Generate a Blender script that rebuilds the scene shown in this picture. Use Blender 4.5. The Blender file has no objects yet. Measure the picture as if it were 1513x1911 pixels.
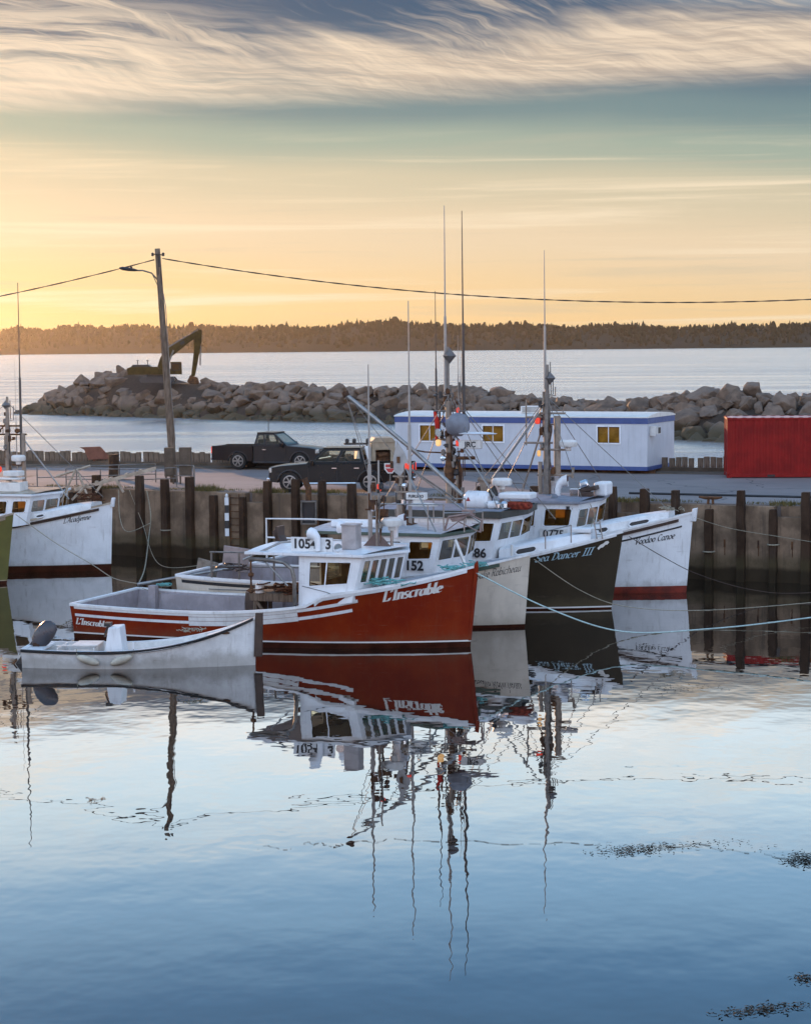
import bpy, bmesh, math, random
from mathutils import Vector, Matrix, noise
random.seed(7)
S = bpy.context.scene
COL = S.collection
R = math.radians

# ------------------------------------------------------------------ camera
CAM_H = 9.1
FPX = 3784.0                       # focal length in pixels of a 1513 px wide picture
PITCH, ROLL = R(4.735), R(-0.53)
cam_rot = Matrix.Rotation(math.pi / 2 - PITCH, 4, 'X') @ Matrix.Rotation(ROLL, 4, 'Z')
cd = bpy.data.cameras.new('camera')
cam = bpy.data.objects.new('camera', cd)
COL.objects.link(cam)
cd.sensor_fit = 'HORIZONTAL'
cd.sensor_width = 36
cd.lens = FPX / 1513 * 36
cd.clip_start, cd.clip_end = 0.5, 20000
cam.matrix_world = Matrix.Translation((0, 0, CAM_H)) @ cam_rot
S.camera = cam
S.render.resolution_x, S.render.resolution_y = 810, 1024

# ------------------------------------------------------------------ light
SUN_AZ, SUN_EL = -21.0, 6.5        # degrees left of the view direction (+Y), above the horizon
S.view_settings.view_transform = 'Standard'
S.view_settings.look = 'None'
S.view_settings.exposure = 0.0
S.view_settings.gamma = 1.0
S.view_settings.use_curve_mapping = False
S.cycles.use_denoising = True
S.cycles.max_bounces = 8
S.cycles.diffuse_bounces = 2
S.cycles.glossy_bounces = 3
S.cycles.transmission_bounces = 4
S.cycles.transparent_max_bounces = 12
S.cycles.volume_bounces = 0
S.cycles.caustics_reflective = False
S.cycles.caustics_refractive = False
S.cycles.sample_clamp_indirect = 4.0

def sun_dir():
    a, e = R(SUN_AZ), R(SUN_EL)
    return Vector((math.sin(a) * math.cos(e), math.cos(a) * math.cos(e), math.sin(e)))
sl = bpy.data.lights.new('sun', 'SUN')
sl.energy = 4.6
sl.angle = R(1.2)
sl.color = (1.0, 0.55, 0.27)
so = bpy.data.objects.new('sun', sl)
so.rotation_euler = sun_dir().to_track_quat('Z', 'Y').to_euler()
COL.objects.link(so)

def lin(c):
    out = []
    for v in c[:3]:
        v /= 255.0
        out.append(v / 12.92 if v <= 0.04045 else ((v + 0.055) / 1.055) ** 2.4)
    return (*out, 1.0)

class NT:
    """small node-tree helper"""
    def __init__(s, nt):
        s.nt = nt
        nt.nodes.clear()
    def n(s, t, **kw):
        nd = s.nt.nodes.new(t)
        for k, v in kw.items():
            setattr(nd, k, v)
        return nd
    def put(s, sock, v):
        if isinstance(v, bpy.types.NodeSocket):
            s.nt.links.new(v, sock)
        elif v is not None:
            sock.default_value = v
    def math(s, op, a, b=None, c=None, clamp=False):
        m = s.n('ShaderNodeMath', operation=op, use_clamp=clamp)
        for i, v in enumerate((a, b, c)):
            if v is not None:
                s.put(m.inputs[i], v)
        return m.outputs[0]
    def mixc(s, f, a, b, mode='MIX'):
        m = s.n('ShaderNodeMix', data_type='RGBA', blend_type=mode)
        s.put(m.inputs[0], f); s.put(m.inputs[6], a); s.put(m.inputs[7], b)
        return m.outputs[2]
    def ramp(s, f, stops, interp='LINEAR'):
        r = s.n('ShaderNodeValToRGB')
        cr = r.color_ramp
        cr.interpolation = interp
        while len(cr.elements) > 1:
            cr.elements.remove(cr.elements[-1])
        cr.elements[0].position = stops[0][0]; cr.elements[0].color = col4(stops[0][1])
        for p, c in stops[1:]:
            e = cr.elements.new(p); e.color = col4(c)
        s.put(r.inputs[0], f)
        return r.outputs[0]
    def noise(s, vec, scale=1.0, detail=4.0, rough=0.55, dist=0.0, dims='3D'):
        k = s.n('ShaderNodeTexNoise', noise_dimensions=dims)
        s.put(k.inputs['Vector'], vec)
        k.inputs['Scale'].default_value = scale
        k.inputs['Detail'].default_value = detail
        k.inputs['Roughness'].default_value = rough
        k.inputs['Distortion'].default_value = dist
        return k.outputs[0]
    def xyz(s, x, y, z=0.0):
        c = s.n('ShaderNodeCombineXYZ')
        s.put(c.inputs[0], x); s.put(c.inputs[1], y); s.put(c.inputs[2], z)
        return c.outputs[0]
    def mrange(s, v, a, b, c=0.0, d=1.0, smooth=True):
        m = s.n('ShaderNodeMapRange', interpolation_type='SMOOTHSTEP' if smooth else 'LINEAR')
        s.put(m.inputs[0], v)
        for i, q in zip((1, 2, 3, 4), (a, b, c, d)):
            s.put(m.inputs[i], q)
        return m.outputs[0]

def col4(c):
    if isinstance(c, (int, float)):
        return (c, c, c, 1)
    return tuple(c) if len(c) == 4 else (*c, 1)

# ------------------------------------------------------------------ sky
world = bpy.data.worlds.new('World')
S.world = world
world.use_nodes = True
w = NT(world.node_tree)
tc = w.n('ShaderNodeTexCoord').outputs['Generated']
sp = w.n('ShaderNodeSeparateXYZ'); w.put(sp.inputs[0], tc)
X, Y, Z = sp.outputs
el = w.math('DEGREES', w.math('ARCSINE', Z))
el = w.math('ABSOLUTE', el)
az = w.math('DEGREES', w.math('ARCTAN2', X, Y))
# slow wobble of the gradient, so that the bands of the sky are not rulings
wob = w.noise(w.xyz(w.math('MULTIPLY', az, 0.05), w.math('MULTIPLY', el, 0.25), 3.0), 1.0, 3, 0.5)
elw = w.math('ADD', w.math('ADD', el, w.math('MULTIPLY', az, 0.05)), w.math('MULTIPLY', w.math('SUBTRACT', wob, 0.5), 1.6))
grad = w.ramp(w.math('DIVIDE', elw, 40.0, clamp=True), [
    (0.0, lin((249, 206, 144))), (1.2 / 40, lin((247, 213, 160))), (3.0 / 40, lin((240, 217, 184))),
    (4.6 / 40, lin((218, 206, 178))), (5.7 / 40, lin((168, 182, 168))), (6.7 / 40, lin((122, 147, 152))),
    (8.0 / 40, lin((72, 102, 130))), (9.4 / 40, lin((60, 92, 124))), (10.6 / 40, lin((214, 230, 240))),
    (12.5 / 40, lin((208, 232, 246))), (15.5 / 40, lin((150, 196, 234))), (18.5 / 40, lin((112, 166, 216))),
    (26.0 / 40, lin((96, 148, 204))), (1.0, lin((118, 158, 210)))], 'EASE')
# opposite the sun: soft lavender low, pale blue above
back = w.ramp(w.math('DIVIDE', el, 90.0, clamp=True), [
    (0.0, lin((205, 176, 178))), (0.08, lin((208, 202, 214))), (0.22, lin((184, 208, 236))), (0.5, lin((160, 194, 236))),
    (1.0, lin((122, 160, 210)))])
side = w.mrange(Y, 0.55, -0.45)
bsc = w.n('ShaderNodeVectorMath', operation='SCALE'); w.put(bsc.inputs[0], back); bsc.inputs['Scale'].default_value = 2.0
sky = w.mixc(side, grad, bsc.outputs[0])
# glow round the low sun
sd = sun_dir()
dt = w.n('ShaderNodeVectorMath', operation='DOT_PRODUCT')
w.put(dt.inputs[0], tc); dt.inputs[1].default_value = (sd.x, sd.y, 0.05)
glow = w.math('POWER', w.math('MAXIMUM', dt.outputs['Value'], 0.0), 22.0)
low = w.mrange(el, 9.0, 0.0)
sky = w.mixc(w.math('MULTIPLY', w.math('MULTIPLY', glow, low), 0.07), sky, (1.0, 0.76, 0.50, 1), 'ADD')
# cirrus: fibres combed by the wind in two directions, gathered into banks
warp = w.noise(w.xyz(w.math('MULTIPLY', az, 0.13), w.math('MULTIPLY', el, 0.40), 9.0), 1.0, 4, 0.55)
wv = w.math('SUBTRACT', warp, 0.5)
def fibres(slope, along, across, seed, wob, rough=0.62, dist=0.10):
    """noise drawn out along a line that falls by `slope` degrees per degree of azimuth"""
    d = w.math('ADD', w.math('ADD', el, w.math('MULTIPLY', az, slope)), w.math('MULTIPLY', wv, wob))
    l = w.math('SUBTRACT', az, w.math('MULTIPLY', el, slope))
    return w.noise(w.xyz(w.math('MULTIPLY', l, along), w.math('MULTIPLY', d, across), seed), 1.0, 12, rough, dist)
fa = fibres(0.30, 0.085, 0.95, 1.0, 1.3, 0.58, 0.05)             # long diagonal mares' tails
fb = fibres(0.40, 0.16, 3.6, 5.0, 1.9, 0.68, 0.06)   # fine combing on them
fc = fibres(0.03, 0.085, 1.5, 8.0, 1.2, 0.6, 0.08)   # the level bank
fd = fibres(0.07, 0.11, 4.0, 11.0, 1.2, 0.68, 0.05)
base_lo = w.math('ADD', 6.72, w.math('ADD', w.math('MULTIPLY', az, 0.034), w.math('MULTIPLY', w.math('SUBTRACT', fc, 0.5), 1.1)))
up = w.math('SUBTRACT', el, base_lo)
rise = w.mrange(up, -0.25, 0.75)
bank = w.math('MULTIPLY', rise, w.mrange(w.math('ADD', up, w.math('MULTIPLY', w.math('SUBTRACT', fa, 0.5), 3.2)), 2.3, 0.9))
bank = w.math('MULTIPLY', bank, w.mrange(w.math('ADD', w.math('MULTIPLY', fc, 0.6), w.math('MULTIPLY', fd, 0.4)), 0.30, 0.54, 0.45, 0.96))
gapx = w.mrange(w.math('ABSOLUTE', w.math('ADD', az, 3.2)), 6.5, 1.5)
gap = w.math('MULTIPLY', gapx, w.mrange(w.math('ADD', el, w.math('MULTIPLY', az, 0.10)), 7.9, 8.8))
tails = w.math('MULTIPLY', rise, w.mrange(w.math('SUBTRACT', w.math('ADD', w.math('MULTIPLY', fa, 0.70), w.math('MULTIPLY', fb, 0.30)), w.math('MULTIPLY', gap, 0.085)), 0.43, 0.64))
tails = w.math('MULTIPLY', tails, w.mrange(el, 15.0, 9.0, 0.0, 0.85))
leftbank = w.math('MULTIPLY', w.math('MULTIPLY', w.mrange(az, -2.0, -9.0), w.mrange(el, 9.9, 8.6)), w.math('MULTIPLY', rise, w.mrange(w.math('ADD', w.math('MULTIPLY', fc, 0.5), w.math('MULTIPLY', fd, 0.5)), 0.40, 0.56, 0.1, 0.9)))
cl = w.math('MAXIMUM', w.math('MAXIMUM', bank, tails), leftbank)
f2 = fd
ccol = w.mixc(w.mrange(w.math('ADD', w.math('MULTIPLY', fb, 0.5), w.math('MULTIPLY', fd, 0.5)), 0.40, 0.60), lin((212, 193, 174)), lin((248, 226, 200)))
lf = w.mrange(az, 4.0, -12.0)
ccol = w.mixc(w.math('MULTIPLY', lf, 0.5), ccol, lin((252, 234, 210)))
front = w.math('SUBTRACT', 1.0, side)
sky = w.mixc(w.math('MULTIPLY', cl, front), sky, ccol)
# thin streaks low down and the pale cloud sheets that the harbour mirrors
f3 = w.noise(w.xyz(w.math('MULTIPLY', az, 0.07), w.math('MULTIPLY', el, 1.9), 12.0), 1.0, 6, 0.6, 0.4)
thin = w.math('MULTIPLY', w.mrange(f3, 0.50, 0.72), w.mrange(el, 6.4, 4.5))
sky = w.mixc(w.math('MULTIPLY', thin, 0.75), sky, lin((255, 236, 206)))
dark3 = w.math('MULTIPLY', w.mrange(f3, 0.46, 0.28), w.mrange(el, 6.8, 4.8))
sky = w.mixc(w.math('MULTIPLY', dark3, 0.42), sky, lin((200, 192, 172)))
hi = w.math('MULTIPLY', w.mrange(w.noise(w.xyz(w.math('MULTIPLY', az, 0.10), w.math('MULTIPLY', el, 0.55), 30.0), 1.0, 6, 0.6, 0.6), 0.48, 0.68), w.mrange(el, 9.4, 10.6))
hi = w.math('MULTIPLY', hi, w.mrange(el, 15.5, 12.0, 0.0, 1.0))
sky = w.mixc(w.math('MULTIPLY', hi, 0.75), sky, lin((238, 236, 232)))
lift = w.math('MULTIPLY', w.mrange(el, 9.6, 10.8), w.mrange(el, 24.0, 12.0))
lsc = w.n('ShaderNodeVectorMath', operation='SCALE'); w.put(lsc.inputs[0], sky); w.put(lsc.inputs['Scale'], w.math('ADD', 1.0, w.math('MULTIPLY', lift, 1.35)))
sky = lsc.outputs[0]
ns = w.n('ShaderNodeTexSky', sky_type='NISHITA')
ns.sun_disc = False
ns.sun_elevation = R(SUN_EL)
ns.sun_rotation = R(SUN_AZ)
ns.dust_density = 2.0
SKY_STRENGTH = 0.1
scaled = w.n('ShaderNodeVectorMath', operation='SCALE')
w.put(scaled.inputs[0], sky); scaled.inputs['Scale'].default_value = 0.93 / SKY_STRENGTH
nsc = w.n('ShaderNodeVectorMath', operation='SCALE')
w.put(nsc.inputs[0], ns.outputs[0]); nsc.inputs['Scale'].default_value = 0.03
addv = w.n('ShaderNodeVectorMath', operation='ADD')
w.put(addv.inputs[0], scaled.outputs[0]); w.put(addv.inputs[1], nsc.outputs[0])
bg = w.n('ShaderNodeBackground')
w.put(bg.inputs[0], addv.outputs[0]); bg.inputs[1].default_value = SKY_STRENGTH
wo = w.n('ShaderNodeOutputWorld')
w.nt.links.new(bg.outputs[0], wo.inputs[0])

# ------------------------------------------------------------------ geometry helpers
def ray(px, py):
    return (cam_rot.to_3x3() @ Vector(((px - 756.5) / FPX, -(py - 955.5) / FPX, -1))).normalized()
def on_level(px, py, z):
    """survey helper: world point seen at a picture position, at height z"""
    d = ray(px, py); k = (z - CAM_H) / d.z
    return Vector((0, 0, CAM_H)) + d * k
def at_depth(px, py, y):
    d = ray(px, py)
    return Vector((0, 0, CAM_H)) + d * (y / d.y)

class MB:
    """collects geometry with material slots and links it as one mesh object"""
    def __init__(s):
        s.v, s.f, s.m = [], [], []
    def add(s, vs, fs, m=0):
        o = len(s.v)
        s.v += [tuple(q) for q in vs]
        for f in fs:
            s.f.append([o + i for i in f]); s.m.append(m)
        return s
    def box(s, c, d, m=0, rz=0.0, rot=None):
        M = rot or Matrix.Rotation(rz, 3, 'Z')
        vs = [Vector(c) + M @ Vector((d[0] * x / 2, d[1] * y / 2, d[2] * z / 2)) for x in (-1, 1) for y in (-1, 1) for z in (-1, 1)]
        return s.add(vs, [(0, 1, 3, 2), (4, 6, 7, 5), (0, 4, 5, 1), (2, 3, 7, 6), (0, 2, 6, 4), (1, 5, 7, 3)], m)
    def box2(s, a, b, m=0):
        return s.box([(a[i] + b[i]) / 2 for i in range(3)], [abs(b[i] - a[i]) for i in range(3)], m)
    def tube(s, pts, r, n=8, m=0, caps=True, rs=None):
        pts = [Vector(p) for p in pts]
        up = None
        rings = []
        for i, p in enumerate(pts):
            t = (pts[min(i + 1, len(pts) - 1)] - pts[max(i - 1, 0)])
            if t.length < 1e-9: t = Vector((0, 0, 1))
            t.normalize()
            if up is None:
                up = Vector((0, 0, 1)) if abs(t.z) < 0.9 else Vector((1, 0, 0))
            a = t.cross(up).normalized(); b = a.cross(t).normalized(); up = b
            rr = rs[i] if rs else r
            rings.append([p + (a * math.cos(2 * math.pi * k / n) + b * math.sin(2 * math.pi * k / n)) * rr for k in range(n)])
        vs = [q for g in rings for q in g]
        fs = []
        for i in range(len(pts) - 1):
            for k in range(n):
                k2 = (k + 1) % n
                fs.append((i * n + k, i * n + k2, (i + 1) * n + k2, (i + 1) * n + k))
        if caps:
            fs.append(tuple(range(n - 1, -1, -1)))
            fs.append(tuple((len(pts) - 1) * n + k for k in range(n)))
        return s.add(vs, fs, m)
    def lathe(s, prof, n=16, m=0, c=(0, 0, 0), rot=None):
        M = rot or Matrix.Identity(3)
        vs, fs = [], []
        for r_, z_ in prof:
            for k in range(n):
                a = 2 * math.pi * k / n
                vs.append(Vector(c) + M @ Vector((r_ * math.cos(a), r_ * math.sin(a), z_)))
        for i in range(len(prof) - 1):
            for k in range(n):
                k2 = (k + 1) % n
                fs.append((i * n + k, i * n + k2, (i + 1) * n + k2, (i + 1) * n + k))
        fs.append(tuple(range(n - 1, -1, -1))); fs.append(tuple((len(prof) - 1) * n + k for k in range(n)))
        return s.add(vs, fs, m)
    def prism(s, poly, a, b, m=0):
        """poly: list of 3D points (functions of nothing), a,b: offset vectors of the two caps"""
        n = len(poly)
        vs = [Vector(p) + Vector(a) for p in poly] + [Vector(p) + Vector(b) for p in poly]
        fs = [tuple(range(n - 1, -1, -1)), tuple(range(n, 2 * n))]
        for i in range(n):
            j = (i + 1) % n
            fs.append((i, j, n + j, n + i))
        return s.add(vs, fs, m)
    def mesh(s, name, mats, smooth=False, fix=True):
        me = bpy.data.meshes.new(name)
        me.from_pydata(s.v, [], s.f)
        for x in (mats if isinstance(mats, (list, tuple)) else [mats]):
            me.materials.append(x)
        me.polygons.foreach_set('material_index', s.m)
        if fix:
            b = bmesh.new(); b.from_mesh(me)
            bmesh.ops.recalc_face_normals(b, faces=b.faces)
            b.to_mesh(me); b.free()
        if smooth:
            me.polygons.foreach_set('use_smooth', [True] * len(me.polygons))
        me.update()
        return me
    def build(s, name, mats, parent=None, smooth=False, bevel=0.0, fix=True, auto=None):
        me = s.mesh(name, mats, smooth or bool(auto), fix)
        o = bpy.data.objects.new(name, me)
        COL.objects.link(o)
        o.parent = parent
        if auto:
            me.set_sharp_from_angle(angle=R(auto))
        if bevel:
            md = o.modifiers.new('bevel', 'BEVEL'); md.width = bevel; md.segments = 2; md.limit_method = 'ANGLE'; md.angle_limit = R(35)
        return o

def empty(name, loc=(0, 0, 0), rz=0.0, parent=None):
    o = bpy.data.objects.new(name, None)
    o.empty_display_size = 0.3
    o.location = loc; o.rotation_euler = (0, 0, rz); o.parent = parent
    COL.objects.link(o)
    return o
def tag(o, label=None, cat=None, group=None, kind=None):
    if label: o['label'] = label
    if cat: o['category'] = cat
    if group: o['group'] = group
    if kind: o['kind'] = kind
    return o
def part(name, me, parent, loc=(0, 0, 0), rot=(0, 0, 0), scale=(1, 1, 1)):
    o = bpy.data.objects.new(name, me)
    COL.objects.link(o); o.parent = parent
    o.location = loc; o.rotation_euler = rot; o.scale = scale
    return o

# ------------------------------------------------------------------ materials
MATS = {}
def mat(name, c, rough=0.6, metal=0.0, var=0.15, scale=3.0, c2=None, stretch=(1, 1, 1), bump=0.0, bscale=20.0, spec=0.5, emit=None, estr=0.0, streak=0.0, coat=0.0, tide=0.0):
    if rough >= .6 and spec == .5: spec = .2
    m = bpy.data.materials.new(name); m.use_nodes = True
    t = NT(m.node_tree)
    ob = t.n('ShaderNodeTexCoord').outputs['Object']
    mp = t.n('ShaderNodeMapping'); t.put(mp.inputs[0], ob); mp.inputs['Scale'].default_value = stretch
    f = t.noise(mp.outputs[0], scale, 6, 0.6)
    c = col4(c)
    if c2 is None:
        c2 = tuple(v * (1 - 1.6 * var) for v in c[:3]) + (1,)
    cc = t.mixc(t.mrange(f, 0.36, 0.66), c, col4(c2))
    if streak:
        mp2 = t.n('ShaderNodeMapping'); t.put(mp2.inputs[0], ob); mp2.inputs['Scale'].default_value = (5, 5, 0.5)
        g = t.noise(mp2.outputs[0], 1.6, 5, 0.65)
        cc = t.mixc(t.math('MULTIPLY', t.mrange(g, 0.52, 0.78), streak), cc, (0.16, 0.11, 0.07, 1))
    if tide:
        gp = t.n('ShaderNodeSeparateXYZ'); wp_ = t.n('ShaderNodeNewGeometry').outputs['Position']; t.put(gp.inputs[0], wp_)
        g1 = t.noise(wp_, 2.2, 6, 0.65); g2 = t.noise(t.xyz(t.math('MULTIPLY', gp.outputs[0], 1.2), t.math('MULTIPLY', gp.outputs[1], 1.2), t.math('MULTIPLY', gp.outputs[2], 9.0)), 1.0, 6, 0.7)
        band = t.mrange(t.math('ADD', gp.outputs[2], t.math('MULTIPLY', t.math('SUBTRACT', g1, 0.5), 0.7)), 0.55, 0.12)
        cc = t.mixc(t.math('MULTIPLY', band, tide), cc, (0.13, 0.10, 0.055, 1))
        cc = t.mixc(t.math('MULTIPLY', t.mrange(g2, 0.60, 0.74), tide * .8), cc, (0.20, 0.16, 0.13, 1))
    p = t.n('ShaderNodeBsdfPrincipled')
    t.put(p.inputs['Base Color'], cc)
    t.put(p.inputs['Roughness'], t.math('ADD', rough, t.math('MULTIPLY', t.math('SUBTRACT', f, 0.5), 0.25), clamp=True))
    p.inputs['Metallic'].default_value = metal
    p.inputs['Specular IOR Level'].default_value = spec
    p.inputs['Coat Weight'].default_value = coat
    if emit:
        p.inputs['Emission Color'].default_value = col4(emit); p.inputs['Emission Strength'].default_value = estr
    if bump:
        b = t.n('ShaderNodeBump'); b.inputs['Strength'].default_value = bump; b.inputs['Distance'].default_value = 0.02
        t.put(b.inputs['Height'], t.noise(mp.outputs[0], bscale, 5, 0.6)); t.put(p.inputs['Normal'], b.outputs[0])
    o = t.n('ShaderNodeOutputMaterial'); t.nt.links.new(p.outputs[0], o.inputs[0])
    MATS[name] = m
    return m

M_white = mat('white_gelcoat', (0.80, 0.81, 0.82), 0.35, var=0.07, scale=1.6, streak=0.32, tide=.45)
M_white2 = mat('white_paint', (0.78, 0.78, 0.77), 0.5, var=0.10, scale=2.5, streak=0.3, tide=.5)
M_offw = mat('aged_white_plastic', (0.74, 0.72, 0.68), 0.5, var=0.12)
M_red = mat('red_hull_paint', (0.215, 0.024, 0.005), 0.55, var=0.16, scale=0.9, c2=(0.17, 0.013, 0.004), bump=0.05, spec=.1, tide=.3, streak=.14)
M_cream = mat('cream_hull_paint', (0.64, 0.56, 0.46), 0.42, var=0.1, scale=1.2, streak=0.25, tide=.4)
M_dkgreen = mat('dark_olive_hull_paint', (0.038, 0.028, 0.016), 0.5, var=0.12, scale=1.0, spec=.2, tide=.3)
M_olive = mat('olive_green_hull_paint', (0.12, 0.115, 0.022), 0.5, var=0.15, scale=1.0)
M_boot = mat('antifouling_brown', (0.05, 0.014, 0.008), 0.8, var=0.25, scale=2.0, spec=.05)
M_bootred = mat('antifouling_red', (0.22, 0.035, 0.022), 0.7, var=0.25, scale=2.0, c2=(0.10, 0.025, 0.02))
M_dkbrown = mat('dark_brown_rub_rail', (0.055, 0.03, 0.02), 0.55, var=0.2)
M_inner = mat('lavender_grey_deck_paint', (0.36, 0.32, 0.33), 0.7, var=0.14, scale=2.0, streak=0.4)
M_deckgrey = mat('grey_deck_paint', (0.40, 0.40, 0.42), 0.6, var=0.15, scale=2.5)
M_roofgrey = mat('grey_nonskid_roof', (0.26, 0.27, 0.31), 0.7, var=0.12)
M_greentrim = mat('dark_green_roof_trim', (0.07, 0.10, 0.075), 0.5)
M_rubber = mat('black_rubber', (0.02, 0.02, 0.02), 0.7, var=0.2)
M_black = mat('black_paint', (0.018, 0.018, 0.02), 0.45, var=0.2)
M_alu = mat('weathered_aluminium', (0.34, 0.32, 0.30), 0.38, 0.85, var=0.15, scale=6)
M_galv = mat('galvanised_steel', (0.22, 0.20, 0.18), 0.5, 0.6, var=0.2, scale=5)
M_rust = mat('rusty_steel', (0.16, 0.075, 0.035), 0.85, 0.2, var=0.3, scale=4, c2=(0.06, 0.035, 0.025), bump=0.3)
M_tan = mat('tan_mast_paint', (0.30, 0.235, 0.18), 0.55, var=0.18, scale=5, streak=0.4)
M_fg = mat('white_fibreglass_antenna', (0.36, 0.33, 0.30), 0.45, var=0.08)
M_dkfg = mat('dark_fibreglass_antenna', (0.06, 0.05, 0.045), 0.5)
M_letterw = mat('white_lettering', (0.72, 0.70, 0.66), 0.5, var=0.06)
M_letterb = mat('black_lettering', (0.015, 0.015, 0.018), 0.5, var=0.05)
M_letterblue = mat('pale_blue_lettering', (0.36, 0.52, 0.60), 0.5, var=0.06)
M_teal = mat('teal_rope', (0.16, 0.42, 0.40), 0.85, var=0.2, scale=12)
M_rope = mat('weathered_rope', (0.36, 0.33, 0.25), 0.9, var=0.2, scale=12)
M_ropelt = mat('pale_blue_rope', (0.45, 0.60, 0.58), 0.85, var=0.15, scale=12)
M_wood = mat('weathered_timber', (0.20, 0.15, 0.11), 0.85, var=0.2, scale=3, stretch=(6, 6, 0.7), c2=(0.10, 0.072, 0.052), bump=0.35, bscale=8)
M_woodpale = mat('pale_driftwood', (0.48, 0.40, 0.31), 0.85, var=0.2, scale=3, c2=(0.30, 0.24, 0.18), bump=0.3)
M_redlight = mat('red_lamp_glass', (0.55, 0.03, 0.02), 0.25, emit=(1.0, 0.08, 0.04), estr=.6, var=0.05)
M_orange = mat('orange_gear', (0.55, 0.13, 0.03), 0.6)
M_trap = mat('tangled_brown_gear', (0.13, 0.055, 0.03), 0.9, var=0.4, scale=6, bump=0.6)
M_chrome = mat('chrome', (0.75, 0.75, 0.75), 0.12, 1.0, var=0.05)

def glass_mat(name, tint, gloss=0.12):
    m = bpy.data.materials.new(name); m.use_nodes = True
    t = NT(m.node_tree)
    fr = t.n('ShaderNodeFresnel'); fr.inputs[0].default_value = 1.45
    f = t.math('ADD', t.math('MULTIPLY', fr.outputs[0], 0.55), gloss, clamp=True)
    tr = t.n('ShaderNodeBsdfTransparent'); tr.inputs[0].default_value = col4(tint)
    gl = t.n('ShaderNodeBsdfGlossy'); gl.inputs['Roughness'].default_value = 0.04; gl.inputs[0].default_value = (0.50, 0.44, 0.36, 1)
    mx = t.n('ShaderNodeMixShader'); t.put(mx.inputs[0], f); t.nt.links.new(tr.outputs[0], mx.inputs[1]); t.nt.links.new(gl.outputs[0], mx.inputs[2])
    o = t.n('ShaderNodeOutputMaterial'); t.nt.links.new(mx.outputs[0], o.inputs[0])
    return m
M_glass = glass_mat('cabin_glass', (0.80, 0.70, 0.48), .0)
M_carglass = glass_mat('car_glass', (0.78, 0.74, 0.66), 0.03)
M_cabinin = mat('brown_cabin_lining', (0.34, 0.23, 0.10), 0.8, var=0.2)

def translucent_mat(name, c):
    m = bpy.data.materials.new(name); m.use_nodes = True
    t = NT(m.node_tree)
    f = t.noise(t.n('ShaderNodeTexCoord').outputs['Object'], 6.0, 5, 0.6)
    cc = t.mixc(f, col4(c), tuple(v * .5 for v in c) + (1,))
    a = t.n('ShaderNodeBsdfDiffuse'); b = t.n('ShaderNodeBsdfTranslucent'); t.put(a.inputs[0], cc); t.put(b.inputs[0], cc)
    mx = t.n('ShaderNodeMixShader'); mx.inputs[0].default_value = .7; t.nt.links.new(a.outputs[0], mx.inputs[1]); t.nt.links.new(b.outputs[0], mx.inputs[2])
    o = t.n('ShaderNodeOutputMaterial'); t.nt.links.new(mx.outputs[0], o.inputs[0])
    return m
M_glowsheet = translucent_mat('translucent_glow_sheet', (0.85, 0.66, 0.32))  # for added sheets that catch the sun and make the cabin windows glow

# ------------------------------------------------------------------ openings: walls with real window holes
def bil(P, u, v):
    a, b, c, d = [Vector(q) for q in P]           # p00, p10, p11, p01 seen from outside
    return a * (1 - u) * (1 - v) + b * u * (1 - v) + c * u * v + d * (1 - u) * v
def pnormal(P):
    a, b, c, d = [Vector(q) for q in P]
    return (b - a).cross(d - a).normalized()
def wall_panel(mb, P, holes, th=0.05, mo=0, mi=1):
    n = pnormal(P)
    us = sorted({0, 1} | {h[0] for h in holes} | {h[2] for h in holes})
    vs = sorted({0, 1} | {h[1] for h in holes} | {h[3] for h in holes})
    inh = lambda u, v: any(h[0] - 1e-6 < u < h[2] + 1e-6 and h[1] - 1e-6 < v < h[3] + 1e-6 for h in holes)
    for i in range(len(us) - 1):
        for j in range(len(vs) - 1):
            if inh((us[i] + us[i + 1]) / 2, (vs[j] + vs[j + 1]) / 2): continue
            q = [bil(P, us[i], vs[j]), bil(P, us[i + 1], vs[j]), bil(P, us[i + 1], vs[j + 1]), bil(P, us[i], vs[j + 1])]
            mb.add(q, [(0, 1, 2, 3)], mo)
            mb.add([x - n * th for x in q], [(3, 2, 1, 0)], mi)
    for h in holes:
        c = [bil(P, h[0], h[1]), bil(P, h[2], h[1]), bil(P, h[2], h[3]), bil(P, h[0], h[3])]
        for i in range(4):
            a, b = c[i], c[(i + 1) % 4]
            mb.add([a, b, b - n * th, a - n * th], [(0, 1, 2, 3)], mo)
def rrect(w_, h_, r_, off, k=4):
    r_ = max(r_ + off, 0.004); out = []
    for cx, cy, a0 in ((w_ + off - r_, h_ + off - r_, 0), (-off + r_, h_ + off - r_, 90), (-off + r_, -off + r_, 180), (w_ + off - r_, -off + r_, 270)):
        for i in range(k + 1):
            a = R(a0 + 90 * i / k)
            out.append((cx + r_ * math.cos(a), cy + r_ * math.sin(a)))
    return out
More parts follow.
